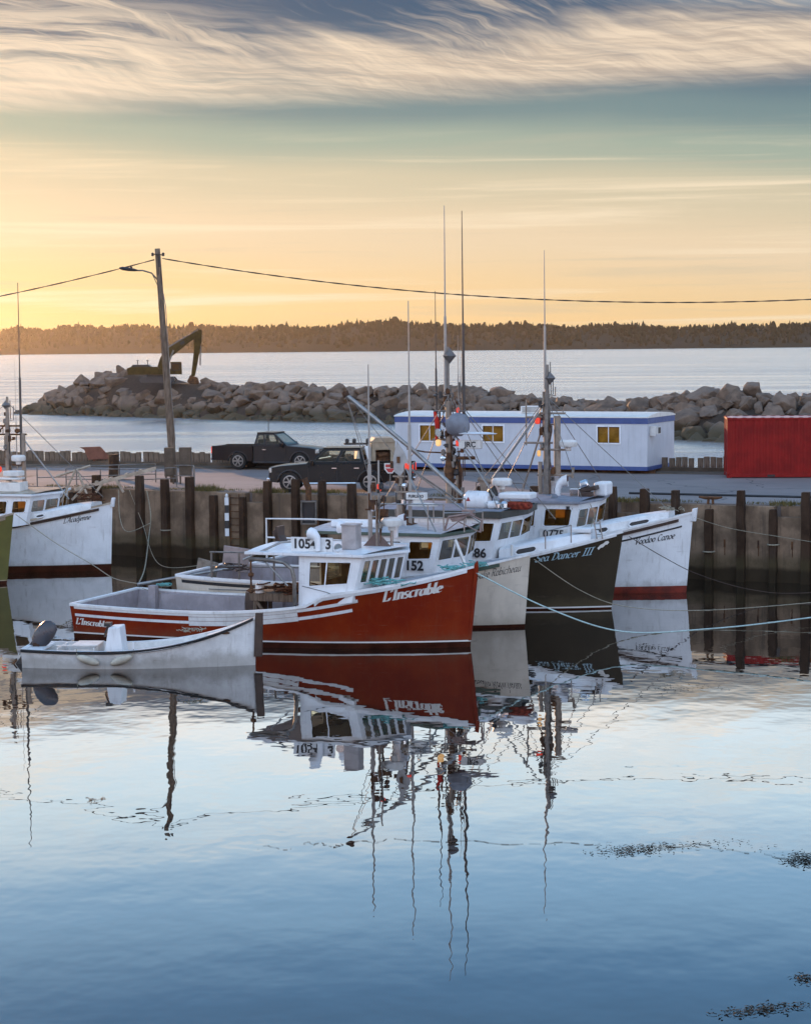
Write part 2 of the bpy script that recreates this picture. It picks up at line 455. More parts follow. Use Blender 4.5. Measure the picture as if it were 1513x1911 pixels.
def window_mesh(P, h, frame=0.035, rad=0.08, proud=0.014, mull=()):
    """frame ring, rubber gasket and pane for the hole h of panel P; materials 0 frame, 1 gasket, 2 glass"""
    n = pnormal(P)
    c = [bil(P, h[0], h[1]), bil(P, h[2], h[1]), bil(P, h[2], h[3]), bil(P, h[0], h[3])]
    w_, h_ = (c[1] - c[0]).length, (c[3] - c[0]).length
    def to3(x, y, o):
        u, v = x / w_, y / h_
        return c[0] * (1 - u) * (1 - v) + c[1] * u * (1 - v) + c[2] * u * v + c[3] * (1 - u) * v + n * o
    mb = MB()
    def ring(o1, o2, z1, z2, m):
        A = [to3(x, y, z1) for x, y in rrect(w_, h_, rad, o1)]; B = [to3(x, y, z2) for x, y in rrect(w_, h_, rad, o2)]
        k = len(A)
        mb.add(A + B, [(i, (i + 1) % k, k + (i + 1) % k, k + i) for i in range(k)], m)
    ring(0.014, 0.014, 0.002, proud, 0)
    ring(0.014, -frame, proud, proud, 0)
    ring(-frame, -frame - 0.012, proud, 0.004, 1)
    G = [to3(x, y, 0.001) for x, y in rrect(w_, h_, rad, -frame - 0.010)]
    mb.add(G, [tuple(range(len(G)))], 2)
    for u in mull:
        x = w_ * u
        mb.add([to3(x - 0.02, 0, proud), to3(x + 0.02, 0, proud), to3(x + 0.02, h_, proud), to3(x - 0.02, h_, proud)], [(0, 1, 2, 3)], 0)
    return mb

# ------------------------------------------------------------------ lettering drawn with a broad pen
def arc(cx, cy, rx, ry, a0, a1, n=8):
    return [(cx + rx * math.cos(R(a0 + (a1 - a0) * i / n)), cy + ry * math.sin(R(a0 + (a1 - a0) * i / n))) for i in range(n + 1)]
GL = {
 'L': (0.62, [[(0.20, 1.0), (0.14, 0.1), (0.12, 0.0)], [(0.02, 1.0), (0.38, 1.0)], [(0.02, 0.02), (0.55, 0.02), (0.60, 0.24)]]),
 "'": (0.22, [[(0.12, 1.02), (0.05, 0.78)]]),
 'I': (0.40, [[(0.2, 1.0), (0.2, 0.0)], [(0.04, 1.0), (0.36, 1.0)], [(0.04, 0.02), (0.36, 0.02)]]),
 'n': (0.58, [[(0.02, 0.6), (0.12, 0.62), (0.12, 0.0)], [(0.12, 0.42)] + arc(0.29, 0.42, 0.16, 0.2, 150, 0) + [(0.45, 0.05), (0.54, 0.04)]]),
 's': (0.46, [arc(0.23, 0.47, 0.16, 0.15, 40, 250) + arc(0.21, 0.17, 0.17, 0.16, 80, -140)]),
 'c': (0.48, [arc(0.25, 0.31, 0.2, 0.3, 50, 310, 12)]),
 'r': (0.44, [[(0.02, 0.6), (0.12, 0.62), (0.12, 0.0)], [(0.12, 0.38)] + arc(0.28, 0.44, 0.15, 0.17, 150, 40)]),
 'a': (0.56, [arc(0.23, 0.30, 0.19, 0.29, 60, 360, 12), [(0.42, 0.6), (0.42, 0.1), (0.54, 0.03)]]),
 'b': (0.54, [[(0.10, 1.0), (0.10, 0.04)], arc(0.27, 0.30, 0.18, 0.29, 150, -150, 12)]),
 'l': (0.28, [[(0.10, 1.0), (0.10, 0.1), (0.24, 0.02)]]),
 'e': (0.48, [[(0.07, 0.32), (0.42, 0.36)] + arc(0.24, 0.32, 0.18, 0.28, 10, 310, 14)]),
 'R': (0.68, [[(0.14, 1.0), (0.10, 0.0)], [(0.02, 0.98)] + arc(0.30, 0.74, 0.24, 0.25, 90, -90) + [(0.14, 0.48)], [(0.30, 0.48), (0.46, 0.1), (0.64, 0.02)]]),
 'o': (0.52, [arc(0.25, 0.31, 0.2, 0.29, 0, 360, 16)]),
 'i': (0.28, [[(0.10, 0.62), (0.10, 0.1), (0.24, 0.02)], [(0.11, 0.86), (0.13, 0.80)]]),
 'h': (0.58, [[(0.10, 1.0), (0.10, 0.0)], [(0.10, 0.42)] + arc(0.28, 0.42, 0.16, 0.2, 150, 0) + [(0.44, 0.05), (0.54, 0.03)]]),
 'u': (0.58, [[(0.10, 0.62), (0.10, 0.2)] + arc(0.26, 0.18, 0.16, 0.17, 180, 350) + [(0.43, 0.62), (0.43, 0.1), (0.55, 0.03)]]),
 'S': (0.60, [arc(0.32, 0.76, 0.2, 0.22, 40, 260, 10) + arc(0.26, 0.27, 0.24, 0.26, 75, -160, 12)]),
 'D': (0.76, [[(0.20, 0.95), (0.14, 0.04)], [(0.02, 0.86), (0.1, 0.98)] + arc(0.28, 0.5, 0.40, 0.48, 90, -90, 14) + [(0.05, 0.03)]]),
 'V': (0.64, [[(0.02, 0.9), (0.12, 0.98), (0.22, 0.0), (0.58, 1.0), (0.66, 0.92)]]),
 'd': (0.56, [arc(0.23, 0.30, 0.19, 0.29, 60, 360, 12), [(0.42, 1.0), (0.42, 0.1), (0.54, 0.03)]]),
 'C': (0.64, [arc(0.34, 0.5, 0.28, 0.48, 45, 310, 14)]),
 'A': (0.70, [[(0.02, 0.02), (0.36, 1.0), (0.56, 0.0), (0.66, 0.04)], [(0.14, 0.36), (0.52, 0.36)]]),
 'j': (0.30, [[(0.16, 0.62), (0.14, -0.18)] + arc(0.04, -0.18, 0.1, 0.12, 0, -150), [(0.17, 0.86), (0.19, 0.80)]]),
 ' ': (0.36, []), '.': (0.2, [[(0.06, 0.06), (0.10, 0.0)]]),
}
def pen_text(txt, h, slant=0.3, pen=0.12, hair=0.035, track=1.0, ang=35.0):
    """quads of a broad-nib text, baseline at y=0, in metres"""
    quads = []; x0 = 0.0
    pv = (math.cos(R(ang)) * pen / 2, math.sin(R(ang)) * pen / 2)
    for ch in txt:
        adv, strokes = GL[ch]
        for st in strokes:
            for i in range(len(st) - 1):
                (ax, ay), (bx, by) = st[i], st[i + 1]
                L_ = math.hypot(bx - ax, by - ay) or 1
                # pen edge, kept at least a hairline wide across the stroke
                tx, ty = (bx - ax) / L_, (by - ay) / L_
                cr = tx * pv[1] - ty * pv[0]
                ox, oy = pv
                if abs(cr) < hair / 2:
                    ox, oy = -ty * hair / 2, tx * hair / 2
                e = 0.012
                ax2, ay2, bx2, by2 = ax - tx * e, ay - ty * e, bx + tx * e, by + ty * e
                quads.append([(ax2 - ox, ay2 - oy), (bx2 - ox, by2 - oy), (bx2 + ox, by2 + oy), (ax2 + ox, ay2 + oy)])
        x0_ = x0
        quads_new = []
        for q in quads[len(quads) - sum(len(s_) - 1 for s_ in strokes):] if strokes else []:
            quads_new.append([((x0_ + x + slant * y) * h, y * h) for x, y in q])
        if strokes:
            k = sum(len(s_) - 1 for s_ in strokes)
            quads[len(quads) - k:] = quads_new
        x0 += adv * track
    return quads, x0 * h
def font_mesh(txt, size, bold=0.0, extrude=0.004, shear=0.0, space=1.0):
    c = bpy.data.curves.new('t', 'FONT'); c.body = txt; c.size = size; c.offset = bold; c.extrude = extrude; c.shear = shear; c.space_character = space
    c.align_x = 'CENTER'; c.align_y = 'CENTER'; c.resolution_u = 3
    o = bpy.data.objects.new('t', c); COL.objects.link(o)
    bpy.context.view_layer.update()
    me = bpy.data.meshes.new_from_object(o.evaluated_get(bpy.context.evaluated_depsgraph_get()))
    bpy.data.objects.remove(o); bpy.data.curves.remove(c)
    return me
def sign_text(name, txt, size, m, parent, origin, xdir, ydir, **kw):
    me = font_mesh(txt, size, **kw); me.materials.clear(); me.materials.append(m)
    x = Vector(xdir).normalized(); y = Vector(ydir); y = (y - x * y.dot(x)).normalized(); z = x.cross(y)
    o = bpy.data.objects.new(name, me); COL.objects.link(o); o.parent = parent
    o.matrix_local = Matrix.Translation(origin) @ Matrix((x, y, z)).transposed().to_4x4()
    return o

# ================================================================== THE SETTING
def water_mat(name, calm):
    m = bpy.data.materials.new(name); m.use_nodes = True
    t = NT(m.node_tree)
    geo = t.n('ShaderNodeNewGeometry').outputs['Position']
    s_ = t.n('ShaderNodeSeparateXYZ'); t.put(s_.inputs[0], geo)
    if calm:
        n1 = t.noise(t.xyz(s_.outputs[0], t.math('MULTIPLY', s_.outputs[1], 0.8)), 0.55, 3, 0.5)
        n2 = t.noise(t.xyz(s_.outputs[0], t.math('MULTIPLY', s_.outputs[1], 1.2), 4.0), 2.1, 2, 0.5)
        patch = t.noise(t.xyz(t.math('MULTIPLY', s_.outputs[0], 0.05), t.math('MULTIPLY', s_.outputs[1], 0.05), 7.0), 1.0, 3, 0.55)
        hgt = t.math('ADD', t.math('MULTIPLY', n1, 0.0085), t.math('MULTIPLY', n2, t.mrange(patch, 0.45, 0.7, 0.0002, 0.0011)))
        rough, body = 0.006, (0.014, 0.010, 0.007, 1)
    else:
        n1 = t.noise(t.xyz(s_.outputs[0], t.math('MULTIPLY', s_.outputs[1], 1.0)), 0.9, 5, 0.6)
        n0 = t.noise(t.xyz(t.math('MULTIPLY', s_.outputs[0], 0.012), t.math('MULTIPLY', s_.outputs[1], 0.03), 2.0), 1.0, 4, 0.6)
        n3 = t.noise(t.xyz(t.math('MULTIPLY', s_.outputs[0], .25), t.math('MULTIPLY', s_.outputs[1], .8), 6.0), 1.0, 6, 0.65)
        st = t.noise(t.xyz(t.math('MULTIPLY', s_.outputs[0], 0.006), t.math('MULTIPLY', s_.outputs[1], 0.06), 12.0), 1.0, 5, 0.65)
        hgt = t.math('ADD', t.math('MULTIPLY', n1, t.mrange(n0, 0.35, 0.65, 0.05, 0.16)), t.math('MULTIPLY', n3, t.mrange(st, .4, .62, .1, .8)))
        rough, body = 0.2, (0.36, 0.34, 0.32, 1)
    b = t.n('ShaderNodeBump'); b.inputs['Strength'].default_value = 1.0; b.inputs['Distance'].default_value = 1.0
    t.put(b.inputs['Height'], hgt)
    fr = t.n('ShaderNodeFresnel'); fr.inputs[0].default_value = 1.33; t.put(fr.inputs[1], b.outputs[0])
    f = t.math('ADD', t.math('MULTIPLY', fr.outputs[0], 1.15 if calm else .8), 0.08 if calm else .62, clamp=True)
    f = t.math('MINIMUM', f, 0.93)
    gl = t.n('ShaderNodeBsdfGlossy'); gl.inputs['Roughness'].default_value = rough; t.put(gl.inputs['Normal'], b.outputs[0]); gl.inputs[0].default_value = (1, 1, 1, 1) if calm else (1.0, .91, .83, 1)
    df = t.n('ShaderNodeBsdfDiffuse'); df.inputs[0].default_value = body
    mx = t.n('ShaderNodeMixShader'); t.put(mx.inputs[0], f); t.nt.links.new(df.outputs[0], mx.inputs[1]); t.nt.links.new(gl.outputs[0], mx.inputs[2])
    o = t.n('ShaderNodeOutputMaterial'); t.nt.links.new(mx.outputs[0], o.inputs[0])
    return m
# wharf line: front wall runs from the right foreground away to the left
WA, WB = Vector((13.07, 76.49, 0)), Vector((-10.56, 87.40, 0))
WDIR = (WB - WA).normalized()                      # towards the left
WN = Vector((WDIR.y, -WDIR.x, 0)) * 1.0
if WN.y > 0: WN = -WN                              # towards the camera
DECK = 2.9
def wall_t(x): return (x - WA.x) / WDIR.x
def wall_p(t, z=0.0, out=0.0): 
    p = WA + WDIR * t + WN * out
    return Vector((p.x, p.y, z))
T0, T1 = wall_t(60), wall_t(-62)
# far edge of the wharf
FA, FB = Vector((13.93, 96.71, 0)), Vector((-20.19, 108.14, 0))
FD = (FB - FA).normalized()
def far_p(x, z=0.0): 
    k = (x - FA.x) / FD.x
    p = FA + FD * k
    return Vector((p.x, p.y, z))

mbw = MB()
mbw.add([(-1060, -25, 0), (1060, -25, 0), wall_p(wall_t(1060), 0, -0.5), wall_p(wall_t(-1060), 0, -0.5)], [(0, 1, 2, 3)])
ylim = wall_p(wall_t(-1060)).y
mbw = MB()
mbw.add([(-62, -25, 0), (60, -25, 0), wall_p(T0, 0, -0.5), wall_p(T1, 0, -0.5)], [(0, 1, 2, 3)])
tag(mbw.build('harbour_water', water_mat('calm_water', True)), kind='structure')
mbw = MB()
a0, a1 = wall_p(T0, 0, -0.5), wall_p(T1, 0, -0.5)
mbw.add([(-1060, -25, 0), (-62, -25, 0), a1, (-1060, a1.y, 0)], [(0, 1, 2, 3)])
mbw.add([(60, -25, 0), (1060, -25, 0), (1060, a0.y, 0), a0], [(0, 1, 2, 3)])
mbw.add([(-1060, a1.y, 0), a1, (-62, 2720, 0), (-1060, 2720, 0)], [(0, 1, 2, 3)])
mbw.add([a1, a0, (60, 2720, 0), (-62, 2720, 0)], [(0, 1, 2, 3)])
mbw.add([a0, (1060, a0.y, 0), (1060, 2720, 0), (60, 2720, 0)], [(0, 1, 2, 3)])
tag(mbw.build('bay_water', water_mat('open_water', False)), kind='structure')

# far shore: wooded hills behind the bay
def hill_h(x):
    h = 43 + 5 * noise.noise(Vector((x * 0.004, 3, 0))) + 2.5 * noise.noise(Vector((x * 0.015, 8, 0)))
    h += 7 * math.exp(-((x + 40) / 90.0) ** 2) + 3 * math.exp(-((x + 420) / 160) ** 2) - 5 * max(0, min(1, (x - 150) / 500))
    return h
M_hill = mat('far_wooded_hill', (0.022, 0.02, 0.012), 0.95, scale=0.02, c2=(0.02, 0.022, 0.015))
mbh = MB()
xs = list(range(-1040, 1041, 20))
prof = [(2676, 0.0), (2682, 0.06), (2720, 0.22), (2790, 0.55), (2870, 0.84), (2930, 0.86), (3040, 0.5)]
for x in xs:
    sy = 10 * noise.noise(Vector((x * 0.01, 0, 5)))
    for y, k in prof:
        mbh.v.append((x, y + sy, (hill_h(x) - 7) * k - (0.3 if k == 0 else 0)))
n_ = len(prof)
for i in range(len(xs) - 1):
    for j in range(n_ - 1):
        mbh.f.append([i * n_ + j, (i + 1) * n_ + j, (i + 1) * n_ + j + 1, i * n_ + j + 1]); mbh.m.append(0)
tag(mbh.build('hills', M_hill, smooth=True), kind='structure')
M_far = mat('far_conifers', (0.02, 0.022, 0.012), 0.95, scale=0.05, c2=(0.011, 0.014, 0.008))
mbt = MB()
rt = random.Random(3)
for i in range(5200):
    x = rt.uniform(-800, 800)
    k = rt.random() ** 0.6
    y = 2684 + k * 230
    yy = (y - 2676)
    zz = [p for p in prof if p[0] <= y][-1]
    nx = prof[min(prof.index(zz) + 1, len(prof) - 1)]
    f_ = zz[1] + (nx[1] - zz[1]) * (y - zz[0]) / (nx[0] - zz[0])
    zb = (hill_h(x) - 7) * f_ - 1
    cl_ = 1.5 * noise.noise(Vector((x * 0.02, y * .02, 4))); h = rt.uniform(4, 8.5) * (1.35 if rt.random() < 0.10 else 1) * (1 + .45 * cl_)
    r_ = h * rt.uniform(0.16, 0.40)
    con = rt.random() < 0.55
    pr = [(r_, 0.15), (r_ * 0.6, 0.55), (0.15, 1.0)] if con else [(r_ * 0.8, 0.1), (r_ * 1.25, 0.5), (r_ * 0.6, 0.85)]
    vs = []
    for a_, b_ in pr:
        for q in range(5):
            an = q * 1.2566 + rt.random()
            vs.append((x + a_ * math.cos(an) * rt.uniform(.7, 1.2), y + a_ * math.sin(an), zb + h * b_ + rt.uniform(-.3, .3)))
    fs = [(l * 5 + q, l * 5 + (q + 1) % 5, (l + 1) * 5 + (q + 1) % 5, (l + 1) * 5 + q) for l in range(2) for q in range(5)] + [(10, 11, 12, 13, 14)]
    mbt.add(vs, fs)
tag(mbt.build('far_woods', M_far, fix=False), 'dark woods along the far shore across the bay', 'woods', kind='stuff')

# low autumn haze over the bay
M_haze = bpy.data.materials.new('haze'); M_haze.use_nodes = True
t = NT(M_haze.node_tree)
pv = t.n('ShaderNodeVolumePrincipled')
pv.inputs['Color'].default_value = (0.95, 0.86, 0.74, 1); pv.inputs['Density'].default_value = 0.000028; pv.inputs['Anisotropy'].default_value = 0.84
o_ = t.n('ShaderNodeOutputMaterial'); t.nt.links.new(pv.outputs[0], o_.inputs['Volume'])
hz = MB().box2((-1090, -60, -1.5), (1090, 3080, 56)).build('haze', M_haze)
tag(hz, 'thin golden haze lying over the bay and wharf', 'haze', kind='stuff')

# ------------------------------------------------------------------ breakwater of boulders with an excavator on it
def rock_material():
    m = bpy.data.materials.new('granite_boulder'); m.use_nodes = True
    t = NT(m.node_tree)
    ob = t.n('ShaderNodeTexCoord').outputs['Object']
    geo = t.n('ShaderNodeNewGeometry')
    inf = t.n('ShaderNodeObjectInfo')
    f = t.noise(ob, 1.3, 7, 0.65)
    base = t.mixc(t.mrange(f, 0.35, 0.68), (0.20, 0.132, 0.088, 1), (0.072, 0.046, 0.031, 1))
    base = t.mixc(inf.outputs['Random'], base, t.mixc(0.45, base, (0.25, 0.19, 0.15, 1)))
    s_ = t.n('ShaderNodeSeparateXYZ'); t.put(s_.inputs[0], geo.outputs['Position'])
    wet = t.mrange(t.math('ADD', s_.outputs[2], t.math('MULTIPLY', f, 0.8)), 2.3, 1.2)
    base = t.mixc(t.math('MULTIPLY', wet, 0.9), base, (0.055, 0.045, 0.022, 1))
    p = t.n('ShaderNodeBsdfPrincipled'); t.put(p.inputs['Base Color'], base); p.inputs['Roughness'].default_value = 0.85
    b = t.n('ShaderNodeBump'); b.inputs['Strength'].default_value = 0.7; b.inputs['Distance'].default_value = 0.25
    t.put(b.inputs['Height'], t.noise(ob, 1.8, 7, 0.65)); t.put(p.inputs['Normal'], b.outputs[0])
    o = t.n('ShaderNodeOutputMaterial'); t.nt.links.new(p.outputs[0], o.inputs[0])
    return m
M_rock = rock_material()
def rock_mesh(seed):
    rr = random.Random(seed)
    b = bmesh.new()
    for i in range(rr.randint(11, 17)):
        v = Vector((rr.gauss(0, 1), rr.gauss(0, 1), rr.gauss(0, 1))).normalized() * rr.uniform(0.82, 1.05)
        b.verts.new((v.x * 1.2, v.y * 0.95, v.z * 0.78))
    r_ = bmesh.ops.convex_hull(b, input=b.verts)
    bmesh.ops.delete(b, geom=list({g for g in r_['geom_interior'] + r_['geom_unused'] if isinstance(g, bmesh.types.BMVert)}), context='VERTS')
    bmesh.ops.dissolve_limit(b, angle_limit=R(10), verts=b.verts, edges=b.edges)
    bmesh.ops.bevel(b, geom=b.edges[:], offset=0.04, segments=1, profile=0.6, affect='EDGES')
    bmesh.ops.triangulate(b, faces=b.faces[:])
    long_ = [e for e in b.edges if e.calc_length() > .3]
    bmesh.ops.subdivide_edges(b, edges=long_, cuts=2, use_grid_fill=True)
    bmesh.ops.triangulate(b, faces=b.faces[:])
    for v_ in b.verts:
        c_ = v_.co + Vector((seed * 3.7, 0, 0))
        v_.co += v_.co.normalized() * (.11 * noise.noise(c_ * 1.7) + .05 * noise.noise(c_ * 5.0))
    bmesh.ops.recalc_face_normals(b, faces=b.faces)
    me = bpy.data.meshes.new('boulder'); b.to_mesh(me); b.free()
    me.materials.append(M_rock)
    me.polygons.foreach_set('use_smooth', [True] * len(me.polygons)); me.set_sharp_from_angle(angle=R(20))
    return me
ROCKS = [rock_mesh(100 + i) for i in range(16)]
def bw_line(u):
    """near waterline of the breakwater, u in metres from the tip"""
    pts = [(-54.5, 281), (-31, 258.5), (-3.4, 234.4), (26.9, 186.7), (50, 150)]
    for i in range(len(pts) - 1):
        a, b = Vector(pts[i]), Vector(pts[i + 1]); L_ = (b - a).length
        if u <= L_ or i == len(pts) - 2:
            d = (b - a) / L_
            return a + d * u, Vector((-d.y, d.x)) * (1 if (-d.x) < 0 or True else -1)
        u -= L_
def bw_crest(x):
    ks = [(-56, 0.3), (-53, 1.6), (-49, 3.2), (-45.5, 4.6), (-43, 5.7), (-40.5, 6.1), (-37.8, 5.9), (-35.5, 4.5), (-27, 4.3), (-24, 4.0), (-17, 3.95), (-10, 3.7), (-2, 4.1), (3, 4.2), (8, 3.5), (14, 3.0), (20, 3.0), (25, 3.7), (29, 4.4), (34, 4.0), (42, 3.6), (60, 3.6)]
    for i in range(len(ks) - 1):
        if ks[i][0] <= x <= ks[i + 1][0]:
            k = (x - ks[i][0]) / (ks[i + 1][0] - ks[i][0])
            return ks[i][1] * (1 - k) + ks[i + 1][1] * k
    return ks[0][1] if x < ks[0][0] else ks[-1][1]
bw = empty('breakwater', (-3.4, 234.4, 0))
tag(bw, 'long breakwater of piled brown boulders beyond the wharf', 'breakwater')
BWO = Vector((-3.4, 234.4, 0))
core = MB(); cu = [0, 4, 8, 12, 16, 20, 24, 28, 33, 40, 48, 56, 64, 72, 80, 88, 96, 104, 112, 120, 128, 140, 150, 160]
for u in cu:
    p, nrm = bw_line(u)
    nn = nrm if nrm.y > 0 else -nrm
    h = bw_crest(p.x + nn.x * 5)
    be = .9 if -38 < p.x + nn.x * 8 < -25 else 0
    for k, z in ((0.8, -0.6), (4.5, h * 0.62 - 0.5 + be * .6), (7.0, h - 1.1 + be), (12, h - 1.2 + be), (17, -0.6)):
        q = p + nn * k
        core.v.append((q.x - BWO.x, q.y - BWO.y, z))
for i in range(len(cu) - 1):
    for j in range(4):
        core.f.append([i * 5 + j, (i + 1) * 5 + j, (i + 1) * 5 + j + 1, i * 5 + j + 1]); core.m.append(0)
core.build('rock_core', mat('dark_rubble', (0.06, 0.045, 0.035), 0.95, bump=0.8, bscale=2), bw)
rr = random.Random(11)
spots = []
u = -0.5
while u < 158:
    p, nrm = bw_line(max(u, 0)); nn = nrm if nrm.y > 0 else -nrm
    h = bw_crest(p.x + nn.x * 5)
    rows = [(0.2, 0.15), (1.8, 0.8), (3.2, 1.9), (4.6, 2.9), (5.8, 3.8), (7.0, 4.5), (8.6, 4.7), (10.5, 4.2), (12.5, 2.6), (14.5, 0.9)]
    for k, zz in rows:
        z = zz / 4.7 * h - 0.55 + rr.uniform(-0.3, 0.35)
        if h < 1.5 and k > 6: continue
        q = p + nn * (k + rr.uniform(-0.5, 0.5)) + (Vector((nn.y, -nn.x)) * rr.uniform(-0.8, 0.8))
        if -37.5 < q.x < -26.5 and 5.6 < k < 12.6: continue      # the excavator's berth
        s_ = rr.uniform(0.75, 1.5) * (1.3 if rr.random() < 0.25 else 1) * (0.8 if h < 2 else 1)
        vis = (k < 8 and -56 < q.x < 0.21 * q.y)
        spots.append((vis, s_ / q.y, q, z, s_, rr.randrange(16), rr.uniform(0, 6.28), rr.uniform(-0.5, 0.5)))
    u += 1.75
spots.sort(key=lambda a: (not a[0], -a[1]))
for i, (vis, _, q, z, s_, mi_, rz, tl) in enumerate(spots[:300]):
    part('boulder', ROCKS[mi_], bw, (q.x - BWO.x, q.y - BWO.y, z), (tl, tl * 0.6, rz), (s_, s_ * rr.uniform(.8, 1.1), s_ * rr.uniform(.8, 1.05)))
fill = MB()
for vis, _, q, z, s_, mi_, rz, tl in spots[300:]:
    me = ROCKS[mi_]
    M_ = Matrix.Translation((q.x - BWO.x, q.y - BWO.y, z)) @ Matrix.Rotation(rz, 4, 'Z') @ Matrix.Rotation(tl, 4, 'X') @ Matrix.Scale(s_, 4)
    fill.add([M_ @ v.co for v in me.vertices], [tuple(f.vertices) for f in me.polygons])
fo = fill.build('boulder_fill', M_rock, bw, fix=False, auto=38); fo['kind'] = 'stuff'

# excavator on the breakwater
M_exc = mat('dusty_olive_yellow_paint', (0.075, 0.048, 0.012), 0.8, var=0.25, scale=1.5)
ex = tag(empty('excavator', (-31.0, 266.0, 4.3)), 'olive yellow excavator with raised folded arm on the breakwater crest', 'excavator')
def exm(pts, th, name, m=M_exc, y=0.0):
    MB().prism([(x, y, z) for x, z in pts], (0, -th / 2, 0), (0, th / 2, 0)).build(name, m, ex, bevel=0.04)
for sy in (-1.2, 1.2):
    mb = MB(); prof_ = [(-2.1, 0.1), (-2.35, 0.45), (-2.1, 0.85), (2.1, 0.85), (2.4, 0.45), (2.1, 0.1)]
    mb.prism([(x - 1.2, sy, z) for x, z in prof_], (0, -.28, 0), (0, .28, 0)); mb.build('track', M_black, ex)
MB().box((-1.2, 0, 0.95), (2.6, 1.8, 0.35)).build('turntable', M_black, ex)
exm([(-5.0, 1.15), (-5.1, 2.0), (-4.6, 2.15), (-1.2, 2.15), (-0.9, 1.9), (0.6, 1.9), (0.6, 1.15)], 2.6, 'body')
exm([(-4.6, 2.15), (-4.4, 2.45), (-2.4, 2.45), (-2.0, 2.15)], 2.0, 'engine_cover', M_black)
mb = MB()
for sx in (-3.9, -2.6): mb.tube([(sx, .5, 2.4), (sx, .5, 2.95)], 0.06, 6); mb.box((sx, .5, 3.0), (.35, .12, .08))
mb.build('exhaust', M_black, ex)
mb = MB()
Pc = [(0.6, -1.3, 1.15), (2.0, -1.3, 1.15), (1.9, -1.3, 2.7), (0.6, -1.3, 2.7)]
wall_panel(mb, Pc, [(0.1, 0.35, 0.9, 0.93)], 0.06)
Pd = [(2.0, -1.3, 1.15), (2.0, -0.35, 1.15), (1.9, -0.35, 2.7), (1.9, -1.3, 2.7)]
wall_panel(mb, Pd, [(0.12, 0.2, 0.88, 0.93)], 0.06)
mb.box((1.27, -0.83, 2.74), (1.4, 1.05, 0.08)); mb.box((0.63, -0.83, 1.9), (0.06, 0.95, 1.5)); mb.box((1.3, -0.36, 1.9), (1.3, .05, 1.5))
cabn = mb.build('cab', [M_exc, M_black], ex)
window_mesh(Pc, (0.1, 0.35, 0.9, 0.93)).build('window', [M_black, M_rubber, M_carglass], cabn)
exm([(-1.5, 1.5), (-0.9, 3.3), (-0.3, 4.3), (3.9, 6.75), (4.2, 6.3), (0.5, 3.4), (0.0, 2.6), (-0.3, 1.5)], 0.55, 'boom', y=0.3)
exm([(3.5, 6.0), (4.2, 7.0), (4.6, 6.9), (4.55, 5.5), (3.6, 0.9), (3.1, 0.9), (3.5, 4.0)], 0.5, 'stick', y=0.3)
mb = MB(); mb.tube([(0.2, .3, 4.65), (2.4, .3, 6.0)], 0.12, 8); mb.tube([(2.4, .3, 6.0), (4.1, .3, 6.95)], 0.07, 8)
mb.tube([(-0.1, -.1, 1.9), (0.9, -.1, 4.3)], 0.12, 8); mb.tube([(4.4, .3, 5.2), (4.3, .3, 2.3)], 0.09, 8)
mb.build('hydraulic_ram', M_galv, ex)
mb = MB(); mb.prism([(3.0, 0.3, 1.0), (2.6, 0.3, 0.2), (3.2, 0.3, -0.4), (4.2, 0.3, -0.3), (3.9, 0.3, 0.7)], (0, -.6, 0), (0, .6, 0)); mb.build('bucket', M_rust, ex)
MB().box((2.05, 0.015, 5.25), (.6, .03, .4), rot=Matrix.Rotation(R(-30), 3, 'Y')).build('maker_plate', M_black, ex)

# ------------------------------------------------------------------ wharf deck
def asphalt():
    m = bpy.data.materials.new('worn_asphalt'); m.use_nodes = True
    t = NT(m.node_tree)
    p0 = t.n('ShaderNodeNewGeometry').outputs['Position']
    n1 = t.noise(p0, 0.22, 6, 0.6); n2 = t.noise(p0, 9.0, 4, 0.6)
    c = t.mixc(t.mrange(n1, 0.35, 0.65), (0.24, 0.195, 0.175, 1), (0.16, 0.13, 0.118, 1))
    c = t.mixc(t.math('MULTIPLY', n2, 0.4), c, (0.22, 0.2, 0.2, 1))
    vo = t.n('ShaderNodeTexVoronoi', feature='DISTANCE_TO_EDGE'); vo.inputs['Scale'].default_value = 0.16
    wp = t.n('ShaderNodeVectorMath', operation='ADD'); t.put(wp.inputs[0], p0)
    nz = t.n('ShaderNodeTexNoise'); nz.inputs['Scale'].default_value = 0.5; t.put(nz.inputs[0], p0)
    sc = t.n('ShaderNodeVectorMath', operation='SCALE'); t.put(sc.inputs[0], nz.outputs[1]); sc.inputs['Scale'].default_value = 2.5
    t.put(wp.inputs[1], sc.outputs[0]); t.put(vo.inputs['Vector'], wp.outputs[0])
    crack = t.mrange(vo.outputs['Distance'], 0.012, 0.0)
    c = t.mixc(t.math('MULTIPLY', crack, 0.8), c, (0.04, 0.036, 0.035, 1))
    p = t.n('ShaderNodeBsdfPrincipled'); t.put(p.inputs['Base Color'], c); p.inputs['Roughness'].default_value = 0.8
    b = t.n('ShaderNodeBump'); b.inputs['Strength'].default_value = 0.4; b.inputs['Distance'].default_value = 0.02; t.put(b.inputs['Height'], n2); t.put(p.inputs['Normal'], b.outputs[0])
    o = t.n('ShaderNodeOutputMaterial'); t.nt.links.new(p.outputs[0], o.inputs[0])
    return m
M_asph = asphalt()
